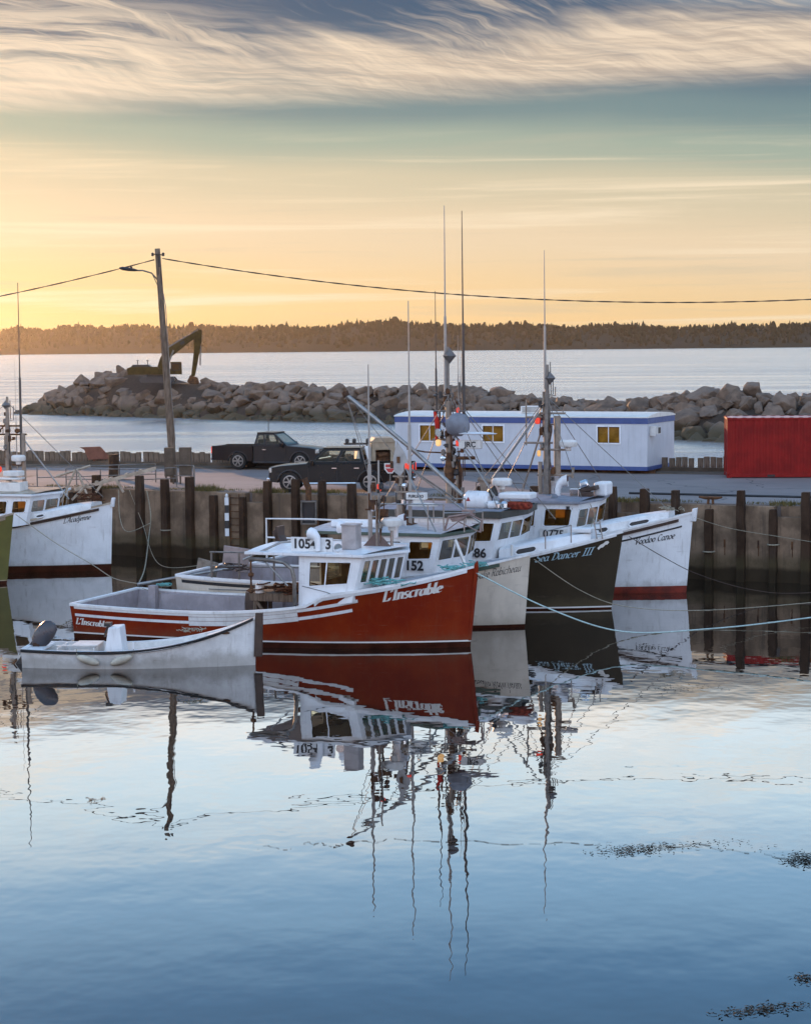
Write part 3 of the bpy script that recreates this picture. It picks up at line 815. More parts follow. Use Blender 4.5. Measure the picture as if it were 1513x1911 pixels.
def concrete(name, c, c2, dark_low=True):
    m = bpy.data.materials.new(name); m.use_nodes = True
    t = NT(m.node_tree)
    g = t.n('ShaderNodeNewGeometry').outputs['Position']
    s_ = t.n('ShaderNodeSeparateXYZ'); t.put(s_.inputs[0], g)
    f = t.noise(g, 1.1, 7, 0.65)
    st = t.noise(t.xyz(t.math('MULTIPLY', s_.outputs[0], 5.0), t.math('MULTIPLY', s_.outputs[1], 5.0), t.math('MULTIPLY', s_.outputs[2], 0.45)), 1.0, 5, 0.65)
    cc = t.mixc(t.mrange(f, 0.35, 0.65), col4(c), col4(c2))
    cc = t.mixc(t.math('MULTIPLY', t.mrange(st, 0.5, 0.72), 0.65), cc, (0.07, 0.055, 0.045, 1))
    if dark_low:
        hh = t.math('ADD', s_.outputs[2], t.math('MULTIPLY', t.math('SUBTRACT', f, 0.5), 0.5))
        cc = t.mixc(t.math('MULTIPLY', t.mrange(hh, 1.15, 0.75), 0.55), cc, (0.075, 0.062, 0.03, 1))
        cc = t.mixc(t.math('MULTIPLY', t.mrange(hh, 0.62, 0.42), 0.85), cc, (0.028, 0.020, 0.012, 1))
    p = t.n('ShaderNodeBsdfPrincipled'); t.put(p.inputs['Base Color'], cc); p.inputs['Roughness'].default_value = 0.85; p.inputs['Specular IOR Level'].default_value = .15
    b = t.n('ShaderNodeBump'); b.inputs['Strength'].default_value = 0.5; b.inputs['Distance'].default_value = 0.02; t.put(b.inputs['Height'], t.noise(g, 6, 6, 0.65)); t.put(p.inputs['Normal'], b.outputs[0])
    o = t.n('ShaderNodeOutputMaterial'); t.nt.links.new(p.outputs[0], o.inputs[0])
    return m
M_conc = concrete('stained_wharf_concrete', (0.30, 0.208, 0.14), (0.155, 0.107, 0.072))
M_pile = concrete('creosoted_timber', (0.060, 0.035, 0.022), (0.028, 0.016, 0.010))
M_dirt = mat('brown_gravel_dirt', (0.13, 0.10, 0.075), 0.95, scale=1.2, c2=(0.08, 0.062, 0.045), bump=0.6, bscale=8)
def slab(name, pts, z0, z1, m):
    o = MB().prism([(p.x, p.y, 0) for p in pts], (0, 0, z0), (0, 0, z1)).build(name, m)
    return tag(o, kind='structure')
dk = slab('wharf_deck', [wall_p(T0, 0, -0.45), wall_p(T1, 0, -0.45), far_p(-62), far_p(60)], -1.2, DECK, M_asph)
dt_ = [far_p(-61), far_p(59), far_p(59) + Vector((-0.6, -1.9, 0)), far_p(-16) + Vector((-0.6, -2.0, 0)), far_p(-40) + Vector((-2.5, -7, 0)), far_p(-61) + Vector((-0.8, -6, 0))]
slab('dirt_verge', dt_, DECK - 0.05, DECK + 0.03, M_dirt)

# front wall: concrete panels between timber fenders
wwall = tag(empty('wharf_wall', wall_p(0)), 'stained concrete wharf wall with dark timber fenders facing the harbour', 'wall')
WO = wall_p(0)
fpx = [(-60, 1), (-10, 0), (40, 0), (90, 0), (140, 0), (185, 1), (265, 1), (312, 1), (358, 1), (402, 0), (457, 0), (503, 1), (555, 1), (605, 1), (660, 1), (708, 0), (756, 1), (805, 0), (852, 1), (900, 1), (950, 0), (1000, 1), (1050, 0), (1096, 1), (1146, 1), (1205, 1), (1263, 1), (1325, 2), (1385, 1), (1445, 0), (1506, 1), (1566, 0), (1628, 1), (1690, 0), (1755, 1)]
fts = []
for px, k in fpx:
    q = on_level(px, 925, DECK)
    d = ray(px, 930); n2 = WN
    tt = n2.dot(WA - Vector((0, 0, CAM_H))) / n2.dot(d)
    q = Vector((0, 0, CAM_H)) + d * tt
    fts.append((wall_t(q.x), k))
rf = random.Random(5)
wrot = math.atan2(WDIR.y, WDIR.x)
for i, (tt, k) in enumerate(fts):
    top = DECK + (0.56 + rf.uniform(-0.07, 0.09)) if k == 1 else DECK - rf.uniform(0.12, 0.2)
    wd = (0.30 if k == 1 else .25) + rf.uniform(-0.03, 0.04)
    mb = MB(); h = top + 0.8; ny = 8
    for j in range(ny + 1):
        z = -0.8 + h * j / ny
        w2 = wd / 2 * (1 + rf.uniform(-0.05, 0.05)) * (0.9 if j == ny else 1); d2 = 0.16 * (1 + rf.uniform(-0.05, 0.05))
        dx = rf.uniform(-.012, .012)
        mb.v += [tuple(wall_p(tt, z, 0.17) - WO + WDIR * (sx * w2 + dx) + WN * (sy * d2)) for sx, sy in ((-1, -1), (1, -1), (1, 1), (-1, 1))]
    for j in range(ny):
        for q in range(4):
            mb.f.append([j * 4 + q, j * 4 + (q + 1) % 4, (j + 1) * 4 + (q + 1) % 4, (j + 1) * 4 + q]); mb.m.append(0)
    mb.f.append([ny * 4 + q for q in range(4)]); mb.m.append(0)
    mb.build('timber_fender', M_pile, wwall, bevel=0.02)
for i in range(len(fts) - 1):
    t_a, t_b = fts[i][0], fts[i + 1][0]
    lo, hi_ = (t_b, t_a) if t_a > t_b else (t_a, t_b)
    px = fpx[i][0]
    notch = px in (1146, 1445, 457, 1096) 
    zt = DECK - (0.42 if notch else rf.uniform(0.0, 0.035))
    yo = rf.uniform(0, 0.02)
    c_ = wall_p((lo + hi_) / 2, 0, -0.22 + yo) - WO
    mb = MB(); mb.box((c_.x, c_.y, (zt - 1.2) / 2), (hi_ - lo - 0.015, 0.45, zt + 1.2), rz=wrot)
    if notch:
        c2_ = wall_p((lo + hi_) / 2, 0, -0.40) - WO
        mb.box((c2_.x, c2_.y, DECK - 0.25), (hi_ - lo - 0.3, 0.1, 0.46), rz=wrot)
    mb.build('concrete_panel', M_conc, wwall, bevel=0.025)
# short rusty weep pipes and a lighter stain joint low on the wall are in the material; bull rail of dark timber
mb = MB()
for (xa, xb) in ((8.6, 60), (-62, -6.0)):
    a_, b_ = wall_p(wall_t(xa), DECK + 0.34, -0.28) - WO, wall_p(wall_t(xb), DECK + 0.34, -0.28) - WO
    n3 = 14; pts = [a_.lerp(b_, i / n3) + Vector((0, 0, rf.uniform(-.012, .012))) for i in range(n3 + 1)]
    if xa > 0: mb.tube(pts, 0.045, 8)
mb.build('cable_rail', M_black, wwall)
for px in (1415, 1478, 1352):
    d = ray(px, 1020); kk = WN.dot(WA - Vector((0, 0, CAM_H))) / WN.dot(d); q = Vector((0, 0, CAM_H)) + d * kk
    c_ = wall_p(wall_t(q.x), 0, .012) - WO
    MB().box((c_.x, c_.y, 1.42), (.07, .05, .30), rz=wrot).box((c_.x + .01, c_.y, 1.12), (.03, .045, .3), rz=wrot).build('weep_slot', M_rust, wwall)
for ii, zz in ((29, 1.45), (27, 1.1), (7, 1.2)):
    c_ = wall_p(fts[ii][0], zz, .17) - WO; pts = [c_ + WDIR * (.22 * math.cos(R(a))) + WN * (.22 * math.sin(R(a))) for a in range(0, 361, 30)]
    MB().tube(pts, .028, 6, caps=False).build('rope_ring', M_rope, wwall)
# iron ladder let into the wall
for sx in (-.22, .22):
    a_ = wall_p(wall_t(-7.2), 0, .1) - WO + WDIR * sx; MB().tube([a_ + Vector((0, 0, .2)), a_ + Vector((0, 0, 2.85))], .028, 6).build('ladder_rail', M_rust, wwall)
for k_ in range(9):
    a_ = wall_p(wall_t(-7.2), .35 + k_ * .29, .1) - WO; MB().tube([a_ - WDIR * .22, a_ + WDIR * .22], .02, 6).build('ladder_rung', M_rust, wwall)
# far barrier of upright planks
bar = tag(empty('timber_barrier', far_p(0, DECK)), 'low barrier of weathered upright planks along the seaward edge', 'barrier')
plank = MB().box((0, 0, 0.35), (0.285, 0.10, 0.70)).mesh('plank', M_wood)
x = -34.0; n_pl = 0; frot = math.atan2(FD.y, FD.x)
secs = [4, 5, 9, 4, 8, 4, 6, 5]
si = 0
rb = random.Random(8)
while x < 30 and n_pl < 290:
    for j in range(secs[si % 8]):
        p = far_p(x, DECK) - far_p(0, DECK)
        part('plank', plank, bar, (p.x, p.y + rb.uniform(-.03, .03), rb.uniform(-0.05, 0.02)), (rb.uniform(-.02, .02), rb.uniform(-.015, .015), frot), (rb.uniform(.92, 1.0), 1, rb.uniform(.95, 1.06)))
        x += 0.29; n_pl += 1
    x += rb.choice((0.06, 0.09, 0.13)); si += 1
pa, pb = far_p(-34, 0.0) - far_p(0, 0), far_p(30, 0.0) - far_p(0, 0)
MB().tube([pa + Vector((0, 0.12, 0.06)), pb + Vector((0, 0.12, 0.06))], 0.09, 4).build('kicker_beam', M_wood, bar)
MB().box(((pa.x + pb.x) / 2, (pa.y + pb.y) / 2 - 0.16, 0.10), (67.5, 0.2, 0.2), rz=frot).build('base_beam', M_dirt, bar)
# grass at the wharf edge
M_grass = mat('dry_grass', (0.20, 0.15, 0.055), 0.9, var=0.3, scale=5, c2=(0.08, 0.075, 0.025))
mg = MB(); rg = random.Random(4)
def tuft(c, n, h, spread):
    for i in range(n):
        a_ = rg.uniform(0, 6.28); r_ = spread * math.sqrt(rg.random())
        p = Vector(c) + Vector((math.cos(a_) * r_, math.sin(a_) * r_, 0))
        hh = h * rg.uniform(.4, 1.1); b_ = rg.uniform(0, 6.28); w_ = 0.012
        l = Vector((rg.uniform(-.4, .4), rg.uniform(-.4, .4), 1)) * hh
        d_ = Vector((math.cos(b_), math.sin(b_), 0)) * w_
        mg.add([p - d_, p + d_, p + l * 0.6 + d_ * 0.6, p + l, p + l * 0.6 - d_ * 0.6], [(0, 1, 2, 3, 4)])
for i in range(520):
    tt = rg.uniform(wall_t(22), wall_t(-24))
    k = noise.noise(Vector((tt * 0.35, 1, 2)))
    if k < -0.12: continue
    tuft(wall_p(tt, DECK, -0.55 - rg.random() * 0.5), int(10 + 18 * k), 0.10 + 0.14 * max(k, 0), 0.35)
for px, hh in ((505, .26), (490, .3), (470, .22), (375, .3), (365, .35), (350, .3), (1410, .25), (1460, .3), (1480, .28), (1120, .22), (1150, .22), (170, .25)):
    q = on_level(px, 925, DECK); tt = wall_t(q.x)
    tuft(wall_p(tt, DECK - .02, -0.45), 170, hh, 0.5)
tag(mg.build('edge_grass', M_grass, fix=False), 'dry grass tufts growing along the edge of the wharf deck', 'grass', kind='stuff')

# cleat (T-head bollard)
cp = wall_p(fts[27][0], DECK, -0.05)
cl_ = tag(empty('mooring_cleat', cp), 'rusty T-shaped mooring cleat on the wharf edge right of the white bow', 'cleat')
mb = MB(); mb.tube([(-.10, 0, 0), (-.08, 0, .22)], .05, 8); mb.tube([(.10, 0, 0), (.08, 0, .22)], .05, 8); mb.build('post', M_rust, cl_)
mb = MB(); mb.tube([(-.46, .02, .27), (-.2, .0, .24), (.2, 0, .24), (.46, .02, .27)], .06, 8, rs=[.035, .065, .065, .035]); mb.build('crossbar', M_rust, cl_)
cl_.rotation_euler.z = wrot
# standing pile on the deck at left
q = on_level(213, 892, DECK)
mb = MB(); mb.tube([(0, 0, 0), (0.02, 0, .5), (0, 0, 1.12)], .27, 12, rs=[.28, .26, .25]); o = mb.build('timber_bollard', M_pile, bevel=.02); o.location = q
tag(o, 'stout dark timber bollard standing on the deck left of the utility pole', 'bollard')

# ------------------------------------------------------------------ utility pole, lamp, cables
pole = tag(empty('utility_pole', (-10.56, 92.5, DECK)), 'tall leaning wooden utility pole with a lamp arm on the wharf', 'utility pole')
top = Vector((-0.56, 0, 10.62))
MB().tube([Vector((0, 0, 0)).lerp(top, i / 10) for i in range(11)], .15, 14, rs=[.185 - .0065 * i for i in range(11)]).build('pole', M_wood, pole, smooth=True)
mb = MB(); b0 = top * 0.868
pts = [b0 + Vector((-.1, 0, 0)), b0 + Vector((-.35, -.05, .3)), b0 + Vector((-.75, -.1, .42)), b0 + Vector((-1.0, -.15, .42))]
mb.tube(pts, .035, 8); mb.tube([b0 + Vector((-.1, 0, -.25)), b0 + Vector((-.3, 0, .2))], .02, 6); mb.build('lamp_arm', M_galv, pole, smooth=True)
mb = MB(); rt_ = Matrix.Rotation(R(8), 3, 'Y') @ Matrix.Rotation(R(-90), 3, 'Y')
mb.lathe([(.05, 0), (.11, .15), (.16, .45), (.15, .72), (.06, .85)], 12, 0, b0 + Vector((-.95, -.15, .42)), rot=rt_ @ Matrix.Diagonal((.55, 1, 1)))
mb.box(b0 + Vector((-1.25, -.15, .55)), (.1, .1, .1)); mb.build('lamp_head', M_black, pole, smooth=False)
mb = MB(); mb.tube([top + Vector((-.2, -.2, -.25)), top + Vector((.3, -.2, -.3))], .03, 6)
for sx in (-.2, .28): mb.lathe([(.03, 0), (.07, .03), (.05, .08), (.07, .12), (.03, .16)], 8, 0, top + Vector((sx, -.2, -.35)))
mb.box(top + Vector((.1, -.05, -.6)), (.08, .3, .5)); mb.build('insulator', M_black, pole)
mb = MB(); k = top.normalized()
mb.tube([k * 8.6 + Vector((.14, -.1, 0)), k * 8.0 + Vector((.2, -.1, 0)), k * 5 + Vector((.17, -.1, 0)), k * 1.9 + Vector((.2, -.1, 0))], .02, 6)
mb.build('conduit', M_galv, pole)
q = on_level(332, 905, DECK)
mb = MB(); mb.box((-.45, .1, 1.0), (.42, .3, 1.3)); mb.box((.28, .1, 1.0), (.55, .32, 1.3)); mb.box((-.45, -.06, 1.0), (.36, .03, 1.2)); mb.box((.28, -.07, 1.0), (.48, .03, 1.2))
for sx in (-.6, -.28, .04, .52): mb.box((sx, .1, .18), (.07, .07, .36))
o = mb.build('electrical_cabinet', M_woodpale if False else mat('weathered_grey_cabinet', (0.12, 0.09, 0.065), .7, var=.2), bevel=.01); o.location = (q.x, q.y + .6, DECK)
tag(o, 'pair of weathered electrical cabinets on legs at the foot of the utility pole', 'electrical cabinet')
def cable(name, f, x0, x1, n, r, label, cat, m=M_black, tw=0.0):
    pts = []
    for i in range(n + 1):
        x = x0 + (x1 - x0) * i / n
        p = f(x); pts.append(Vector(p))
    mb = MB()
    if tw:
        for ph in (0, math.pi):
            mb.tube([p + Vector((0, math.cos(i * 1.1 + ph) * tw, math.sin(i * 1.1 + ph) * tw)) for i, p in enumerate(pts)], r, 5)
    else:
        mb.tube(pts, r, 6)
    o = mb.build(name, m, smooth=True); tag(o, label, cat); return o
cable('overhead_cable', lambda x: (x, 92.4 - 0.02 * (x + 11), 10.86 + 2.25 * ((x - 13.5) / 24.6) ** 2), -10.9, 38, 150, .017, 'overhead cable sagging from the utility pole to the right', 'cable', tw=.016)
cable('overhead_cable', lambda x: (x, 92.4 + 0.03 * (x + 11), 9.3 + .0045 * (x + 40) ** 2), -46, -11.25, 90, .016, 'overhead cable sagging from the utility pole to the left', 'cable', tw=.015)
for xx, lab, dx in ((38, 'right', 0), (-46, 'left', 0)):
    pass

# ================================================================== BUILDINGS AND VEHICLES ON THE WHARF
M_trw = mat('pale_grey_metal_siding', (0.56, 0.58, 0.62), 0.45, var=0.05, scale=1.0, streak=0.15)
M_trim = mat('blue_trim_paint', (0.045, 0.085, 0.25), 0.45, var=0.1)
M_cont = mat('red_container_paint', (0.26, 0.010, 0.008), 0.6, var=0.12, scale=1.2, spec=.2, c2=(0.19, 0.008, 0.007))
M_curtain = mat('tan_window_blind', (0.62, 0.40, 0.12), 0.7, var=0.25, scale=2.0)
def ribbed(mb, a, b, z0, z1, out, pitch, depth, m=0, kind='groove'):
    """vertical ribbed sheet from a to b (2D vectors), z0..z1, offset towards out"""
    a, b, out = Vector(a), Vector(b), Vector(out)
    L_ = (b - a).length; n = max(1, round(L_ / pitch)); vs = []
    prof_ = ((0, 0), (.80, 0), (.86, -1), (.94, -1)) if kind == 'groove' else ((0, 0), (.28, 0), (.5, -1), (.78, -1))
    for i in range(n):
        for f_, d_ in prof_:
            vs.append(a.lerp(b, (i + f_) / n) + out * (d_ * depth))
    vs.append(b)
    k = len(vs)
    mb.add([(v.x, v.y, z0) for v in vs] + [(v.x, v.y, z1) for v in vs], [(i, i + 1, k + i + 1, k + i) for i in range(k - 1)], m)
# office trailer
tA, tB, tC = Vector((11.36, 95.05)), Vector((-0.47, 100.35)), Vector((13.4, 98.75))
ux = (tB - tA).normalized()                          # along the front, to the left
LT = (tB - tA).length
tr = tag(empty('office_trailer', (tA.x, tA.y, DECK), math.atan2(-ux.y, -ux.x)), 'long pale office trailer with blue trim and three windows on the wharf', 'trailer')
# local frame: x right along front (front face at y=0, right corner at x=0), y away from the camera
WT, HT0, HT1 = 4.4, 0.28, 2.52
def tfront(x0, x1, wins, name):
    P = [(x0, 0, HT0), (x1, 0, HT0), (x1, 0, HT1), (x0, 0, HT1)]
    mb = MB(); wall_panel(mb, P, wins, 0.08, 0, 1)
    # raised battens over the sheet, outside the windows
    n = round((x1 - x0) / 0.30)
    for i in range(n + 1):
        u = i / n
        if any(h[0] - .01 < u < h[2] + .01 for h in wins):
            h = [h for h in wins if h[0] - .01 < u < h[2] + .01][0]
            for v0, v1 in ((0, h[1] - .02), (h[3] + .02, 1)):
                mb.box2((x0 + u * (x1 - x0) - .008, -.008, HT0 + v0 * (HT1 - HT0)), (x0 + u * (x1 - x0) + .008, 0.002, HT0 + v1 * (HT1 - HT0)))
        else:
            mb.box2((x0 + u * (x1 - x0) - .008, -.008, HT0), (x0 + u * (x1 - x0) + .008, 0.002, HT1))
    o = mb.build(name, [M_trw, M_cabinin], tr, fix=False)
    return o, P
def wpos(px): 
    q = at_depth(px, 800, 97); 
    # intersect view ray with front plane
    d = ray(px, 800); c = Vector((0, 0, CAM_H)); nrm = Vector((ux.y, -ux.x)); a_ = (tA - c.to_2d()).dot(nrm) / d.to_2d().dot(nrm)
    p = (c + d * a_).to_2d(); return -(p - tA).dot(ux)
wins = [(wpos(782), wpos(822)), (wpos(899), wpos(941)), (wpos(1113), wpos(1158))]
holes = [((a + LT) / LT, 0.50, (b + LT) / LT, 0.89) for a, b in wins]
fr_, P_ = tfront(-LT, 0, holes, 'wall')
for h in holes:
    window_mesh(P_, h, .06, .01, .035, mull=(.5,)).build('window', [M_white, M_rubber, M_glass], fr_)
for h in holes:
    a_ = bil(P_, h[0], h[1]); b_ = bil(P_, h[2], h[3])
    MB().box2((a_.x - .1, .12, a_.z - .1), (b_.x + .1, .14, b_.z + .1)).build('blind', M_curtain, fr_)
mb = MB(); ribbed(mb, (0, 0), (0.0, WT), HT0, HT1, (1, 0), .22, .04)
mb.build('end_wall', M_trw, tr, fix=False)
mb = MB(); ribbed(mb, (-LT, 0.0), (-LT, WT), HT0, HT1, (-1, 0), .22, .02); mb.add([(-LT, WT, HT0), (0, WT, HT0), (0, WT, HT1), (-LT, WT, HT1)], [(0, 1, 2, 3)])
mb.build('rear_wall', M_trw, tr, fix=False)
mb = MB(); mb.box2((-LT - .03, -.03, HT1 - .16), (.03, WT + .03, HT1 + .17)); mb.build('roof_fascia', M_trim, tr, bevel=.01)
mb = MB(); mb.box2((-LT - .02, -.02, HT0 - .12), (.02, WT + .02, HT0 + .07)); mb.build('skirt_trim', M_trim, tr, bevel=.01)
mb = MB(); n_ = 10
for i in range(n_ + 1):
    y = -.05 + (WT + .1) * i / n_; z = HT1 + .17 + .16 * math.sin(math.pi * i / n_) ** .7
    mb.v += [(-LT - .05, y, z), (.05, y, z)]
for i in range(n_): mb.f.append([i * 2, i * 2 + 1, i * 2 + 3, i * 2 + 2]); mb.m.append(0)
mb.v += [(-LT - .05, -.05, HT1 + .12), (.05, -.05, HT1 + .12), (-LT - .05, WT + .05, HT1 + .12), (.05, WT + .05, HT1 + .12)]
b0_ = 2 * (n_ + 1); mb.f += [[b0_, b0_ + 1, 1, 0], [b0_ + 1, b0_ + 3] + [i * 2 + 1 for i in range(n_, -1, -1)], [b0_ + 2, b0_] + [i * 2 for i in range(n_ + 1)]]; mb.m += [0, 0, 0]
mb.build('roof', mat('white_membrane_roof', (.75, .72, .66), .5, var=.06), tr)
x0 = wpos(977)
mb = MB(); mb.box2((x0 - .5, .9, HT1 + .3), (x0 + .5, 1.9, HT1 + .62)); 
for i in range(4): mb.box2((x0 - .42, .885, HT1 + .36 + i * .06), (x0 + .42, .9, HT1 + .385 + i * .06), 1)
mb.build('rooftop_air_conditioner', [M_offw, M_galv], tr, bevel=.03)
mb = MB(); mb.box2((0.0, .45, 1.86), (.35, 1.05, 2.22)); mb.box2((.35, .62, 1.9), (.36, 1.0, 2.18), 1); mb.box2((0.02, .38, 1.78), (.3, .42, 2.25))
mb.build('wall_air_conditioner', [M_offw, M_black], tr, bevel=.01)
mb = MB()
for y in (.5, WT - .5): mb.box2((-LT + .2, y - .08, .02), (.55 if y > 1 else .25, y + .08, HT0 - .122))
mb.build('skid', M_rust, tr)
# red shipping container
cA = Vector((14.62, 91.94)); cdir = Vector((1, -.10)).normalized()
ct = tag(empty('shipping_container', (cA.x, cA.y, DECK), math.atan2(cdir.y, cdir.x)), 'red corrugated shipping container at the right edge of the wharf', 'container')
LC, WC, HC = 6.06, 2.44, 2.74
mb = MB(); ribbed(mb, (.12, .03), (LC - .12, .03), .18, HC - .1, (0, -1), .28, .036, kind='c'); mb.build('side_panel', M_cont, ct, fix=False)
mb = MB(); ribbed(mb, (.03, WC - .1), (.03, .1), .18, HC - .1, (-1, 0), .28, .036, kind='c'); mb.build('end_panel', M_cont, ct, fix=False)
mb = MB(); mb.box2((LC - .04, .1, .15), (LC - .02, WC - .1, HC)); mb.box2((.1, WC - .04, .15), (LC - .1, WC - .02, HC)); mb.build('rear_panels', M_cont, ct)
mb = MB()
for x in (.06, LC - .06):
    for y in (.06, WC - .06): mb.box((x, y, HC / 2), (.12, .12, HC - .3))
for y in (.05, WC - .05):
    mb.box((LC / 2, y, .11), (LC - .26, .09, .16)); mb.box((LC / 2, y, HC - .06), (LC - .26, .07, .09))
for x in (.05, LC - .05): mb.box((x, WC / 2, HC - .06), (.08, WC - .3, .09)); mb.box((x, WC / 2, .11), (.08, WC - .3, .16))
mb.build('frame', M_cont, ct, bevel=.008)
for x in (.09, LC - .09):
    for y in (.08, WC - .08):
        for z in (.06, HC - .06):
            MB().box((x, y, z), (.2, .18, .12)).build('corner_casting', M_cont, ct, bevel=.01)
for x in (1.98, LC - 2.1):
    MB().box((x, .0, .1), (.34, .03, .10)).build('fork_pocket', M_black, ct)
mb = MB(); ribbed(mb, (.08, 0), (LC - .08, 0), 0, .01, (0, 1), .22, .0)
mb = MB(); n_ = 56
for i in range(n_ + 1):
    x = .08 + (LC - .16) * i / n_; z = HC - .02 + (.02 if (i // 2) % 2 else 0)
    mb.v += [(x, .08, z), (x, WC - .08, z)]
for i in range(n_): mb.f.append([2 * i, 2 * i + 2, 2 * i + 3, 2 * i + 1]); mb.m.append(0)
mb.build('roof', mat('faded_container_roof', (.55, .36, .34), .6, var=.15), ct)

# pickup trucks
def pickup(name, label, loc, rz, paint, cabm=None, crew=True, L_=5.8):
    t_ = tag(empty(name, loc, rz), label, 'pickup truck', 'pickup trucks parked on the wharf')
    cf = L_ / 2 - 1.62                       # foot of the windshield
    cb = cf - (2.45 if crew else 1.75)       # back of the cab
    f = L_ / 2
    wf = f - .88; wr = wf - (3.4 if crew else 3.3)
    def arch(cx, r_, z0, n=8): return [(cx + r_ * math.cos(R(a)), z0 + r_ * math.sin(R(a))) for a in [180 * i / n for i in range(n + 1)]]
    prof_ = [(f - .02, .45), (f + .02, .62), (f, .9), (f - .06, 1.04), (f - .5, 1.12), (cf, 1.21), (cb, 1.21), (cb, .42), (wf - .48, .42)] + arch(wf, -.46, .44)[0:0] + [(x, z) for x, z in reversed(arch(wf, .47, .42))]
    mb = MB()
    ys = [(-.98, .985), (-.94, 1.0), (.94, 1.0), (.98, .985)]
    n = len(prof_); base = 0
    for y, s_ in ys:
        for x, z in prof_:
            zz = z; yy = y * (0.93 if z > 1.0 else 1.0) * (0.93 if x > f - .15 else 1)
            mb.v.append((x, yy, .42 + (zz - .42) * s_))
    for k in range(3):
        for i in range(n):
            j = (i + 1) % n
            mb.f.append([k * n + i, k * n + j, (k + 1) * n + j, (k + 1) * n + i]); mb.m.append(0)
    mb.f.append(list(range(n))); mb.m.append(0); mb.f.append([3 * n + i for i in range(n)]); mb.m.append(0)
    mb.build('body', paint, t_, bevel=.03, auto=30)
    # bed
    mb = MB()
    for sy in (-1, 1):
        pb = [(cb - .03, .45), (cb - .03, 1.20), (-f + .03, 1.20), (-f, .5), (wr - .5, .45)] + list(reversed([(wr + .49 * math.cos(R(a)), .42 + .49 * math.sin(R(a))) for a in range(0, 181, 20)]))
        mb.prism([(x, sy * .96, z) for x, z in pb], (0, -.04, 0), (0, .04, 0))
    mb.box(((cb - f) / 2, 0, .72), (f + cb - .1, 1.8, .05)); mb.box((cb - .06, 0, .95), (.05, 1.85, .5))
    bed = mb.build('bed', paint, t_, bevel=.02)
    MB().box((-f + .05, 0, .92), (.07, 1.78, .52)).build('tailgate', paint, t_, bevel=.02)
    # cab
    zc, zt = 1.21, 1.83
    c1, c2, c3, c4 = cf + .04, cf - .72, cb + .02, cb + .16
    wb, wt_ = .90, .74
    mb = MB(); cab_p = []
    ps = [(c3, -wb, zc), (c1, -wb, zc), (c2, -wt_, zt), (c4, -wt_, zt)]
    hs = [(.06, .12, .47, .88), (.52, .12, .93, .88)] if crew else [(.06, .14, .34, .86), (.39, .12, .92, .88)]
    wall_panel(mb, ps, hs, .05)
    pl = [(c1, wb, zc), (c3, wb, zc), (c4, wt_, zt), (c2, wt_, zt)]
    hl = [(1 - b, c_, 1 - a, d_) for a, c_, b, d_ in hs]
    wall_panel(mb, pl, hl, .05)
    pf = [(c1, -wb, zc), (c1, wb, zc), (c2, wt_, zt), (c2, -wt_, zt)]; wall_panel(mb, pf, [(.06, .06, .94, .94)], .05)
    pr = [(c3, wb, zc), (c3, -wb, zc), (c4, -wt_, zt), (c4, wt_, zt)]; wall_panel(mb, pr, [(.1, .15, .9, .9)], .05)
    mb.prism([(c2 + .03, -wt_ - .01, zt - .01), (c2 + .03, wt_ + .01, zt - .01), (c4 - .02, wt_ + .01, zt - .01), (c4 - .02, -wt_ - .01, zt - .01)], (0, 0, 0), (0, 0, .05))
    cab_ = mb.build('cab', [cabm or paint, M_black], t_, fix=False)
    for P, H in ((ps, hs), (pl, hl), (pf, [(.06, .06, .94, .94)]), (pr, [(.1, .15, .9, .9)])):
        for h in H: window_mesh(P, h, .015, .05, .008).build('window', [M_black, M_rubber, M_carglass], cab_)
    MB().box((.2, -.4, 1.15), (.5, .5, .5)).box((-.35, .4, 1.2), (.15, .5, .6)).box((-.35, -.4, 1.2), (.15, .5, .6)).build('seat', M_black, t_)
    for x in (wf, wr):
        for sy in (-1, 1):
            wl = MB(); rt2 = Matrix.Rotation(R(90), 3, 'X')
            wl.lathe([(.28, -.13), (.42, -.12), (.44, -.07), (.44, .07), (.42, .12), (.28, .13)], 28, 0, (0, 0, 0), rt2)
            w_ = wl.build('wheel', M_rubber, t_, auto=30); MB().tube([(x + .52 * math.cos(R(a)), sy * .975, .42 + .52 * math.sin(R(a))) for a in range(0, 181, 15)], .035, 6).build('wheel_arch', M_black, t_, smooth=True); w_.location = (x, sy * .86, .44)
            rm = MB(); rm.lathe([(.29, 0), (.285, .025), (.25, .03), (.225, -.01), (.07, -.005), (.06, .035), (.0, .04)], 24, 0, (0, sy * -.11 if False else 0, 0), Matrix.Rotation(R(90 if sy < 0 else -90), 3, 'X'))
            for k in range(6):
                an = R(60 * k); rr_ = Matrix.Rotation(an, 3, 'Y')
                rm.box(rr_ @ Vector((.15, sy * .012, 0)), (.17, .04, .055), rot=rr_)
            r_ = rm.build('rim', M_alu, w_, auto=30); r_.location = (0, sy * .115, 0)
    for sy in (-1, 1):
        MB().box((f - .05, sy * .74, .93), (.12, .30, .2)).build('headlight', mat('headlamp_glass', (.7, .66, .6), .15, .3) if 'headlamp_glass' not in MATS else MATS['headlamp_glass'], t_, bevel=.03)
        MB().box((-f + .02, sy * .93, .98), (.07, .14, .34)).build('tail_light', M_redlight, t_, bevel=.02)
        mb = MB(); mb.box((cf - .22, sy * 1.08, 1.25), (.12, .2, .2)); mb.tube([(cf - .22, sy * .92, 1.18), (cf - .22, sy * 1.0, 1.2)], .025, 6); mb.build('mirror', paint, t_, bevel=.03)
        mb = MB(); mb.box((cf - 1.15, sy * .995, 1.02), (.2, .03, .03)); 
        if crew: mb.box((cf - 2.1, sy * .995, 1.02), (.2, .03, .03))
        mb.build('door_handle', M_chrome, t_)
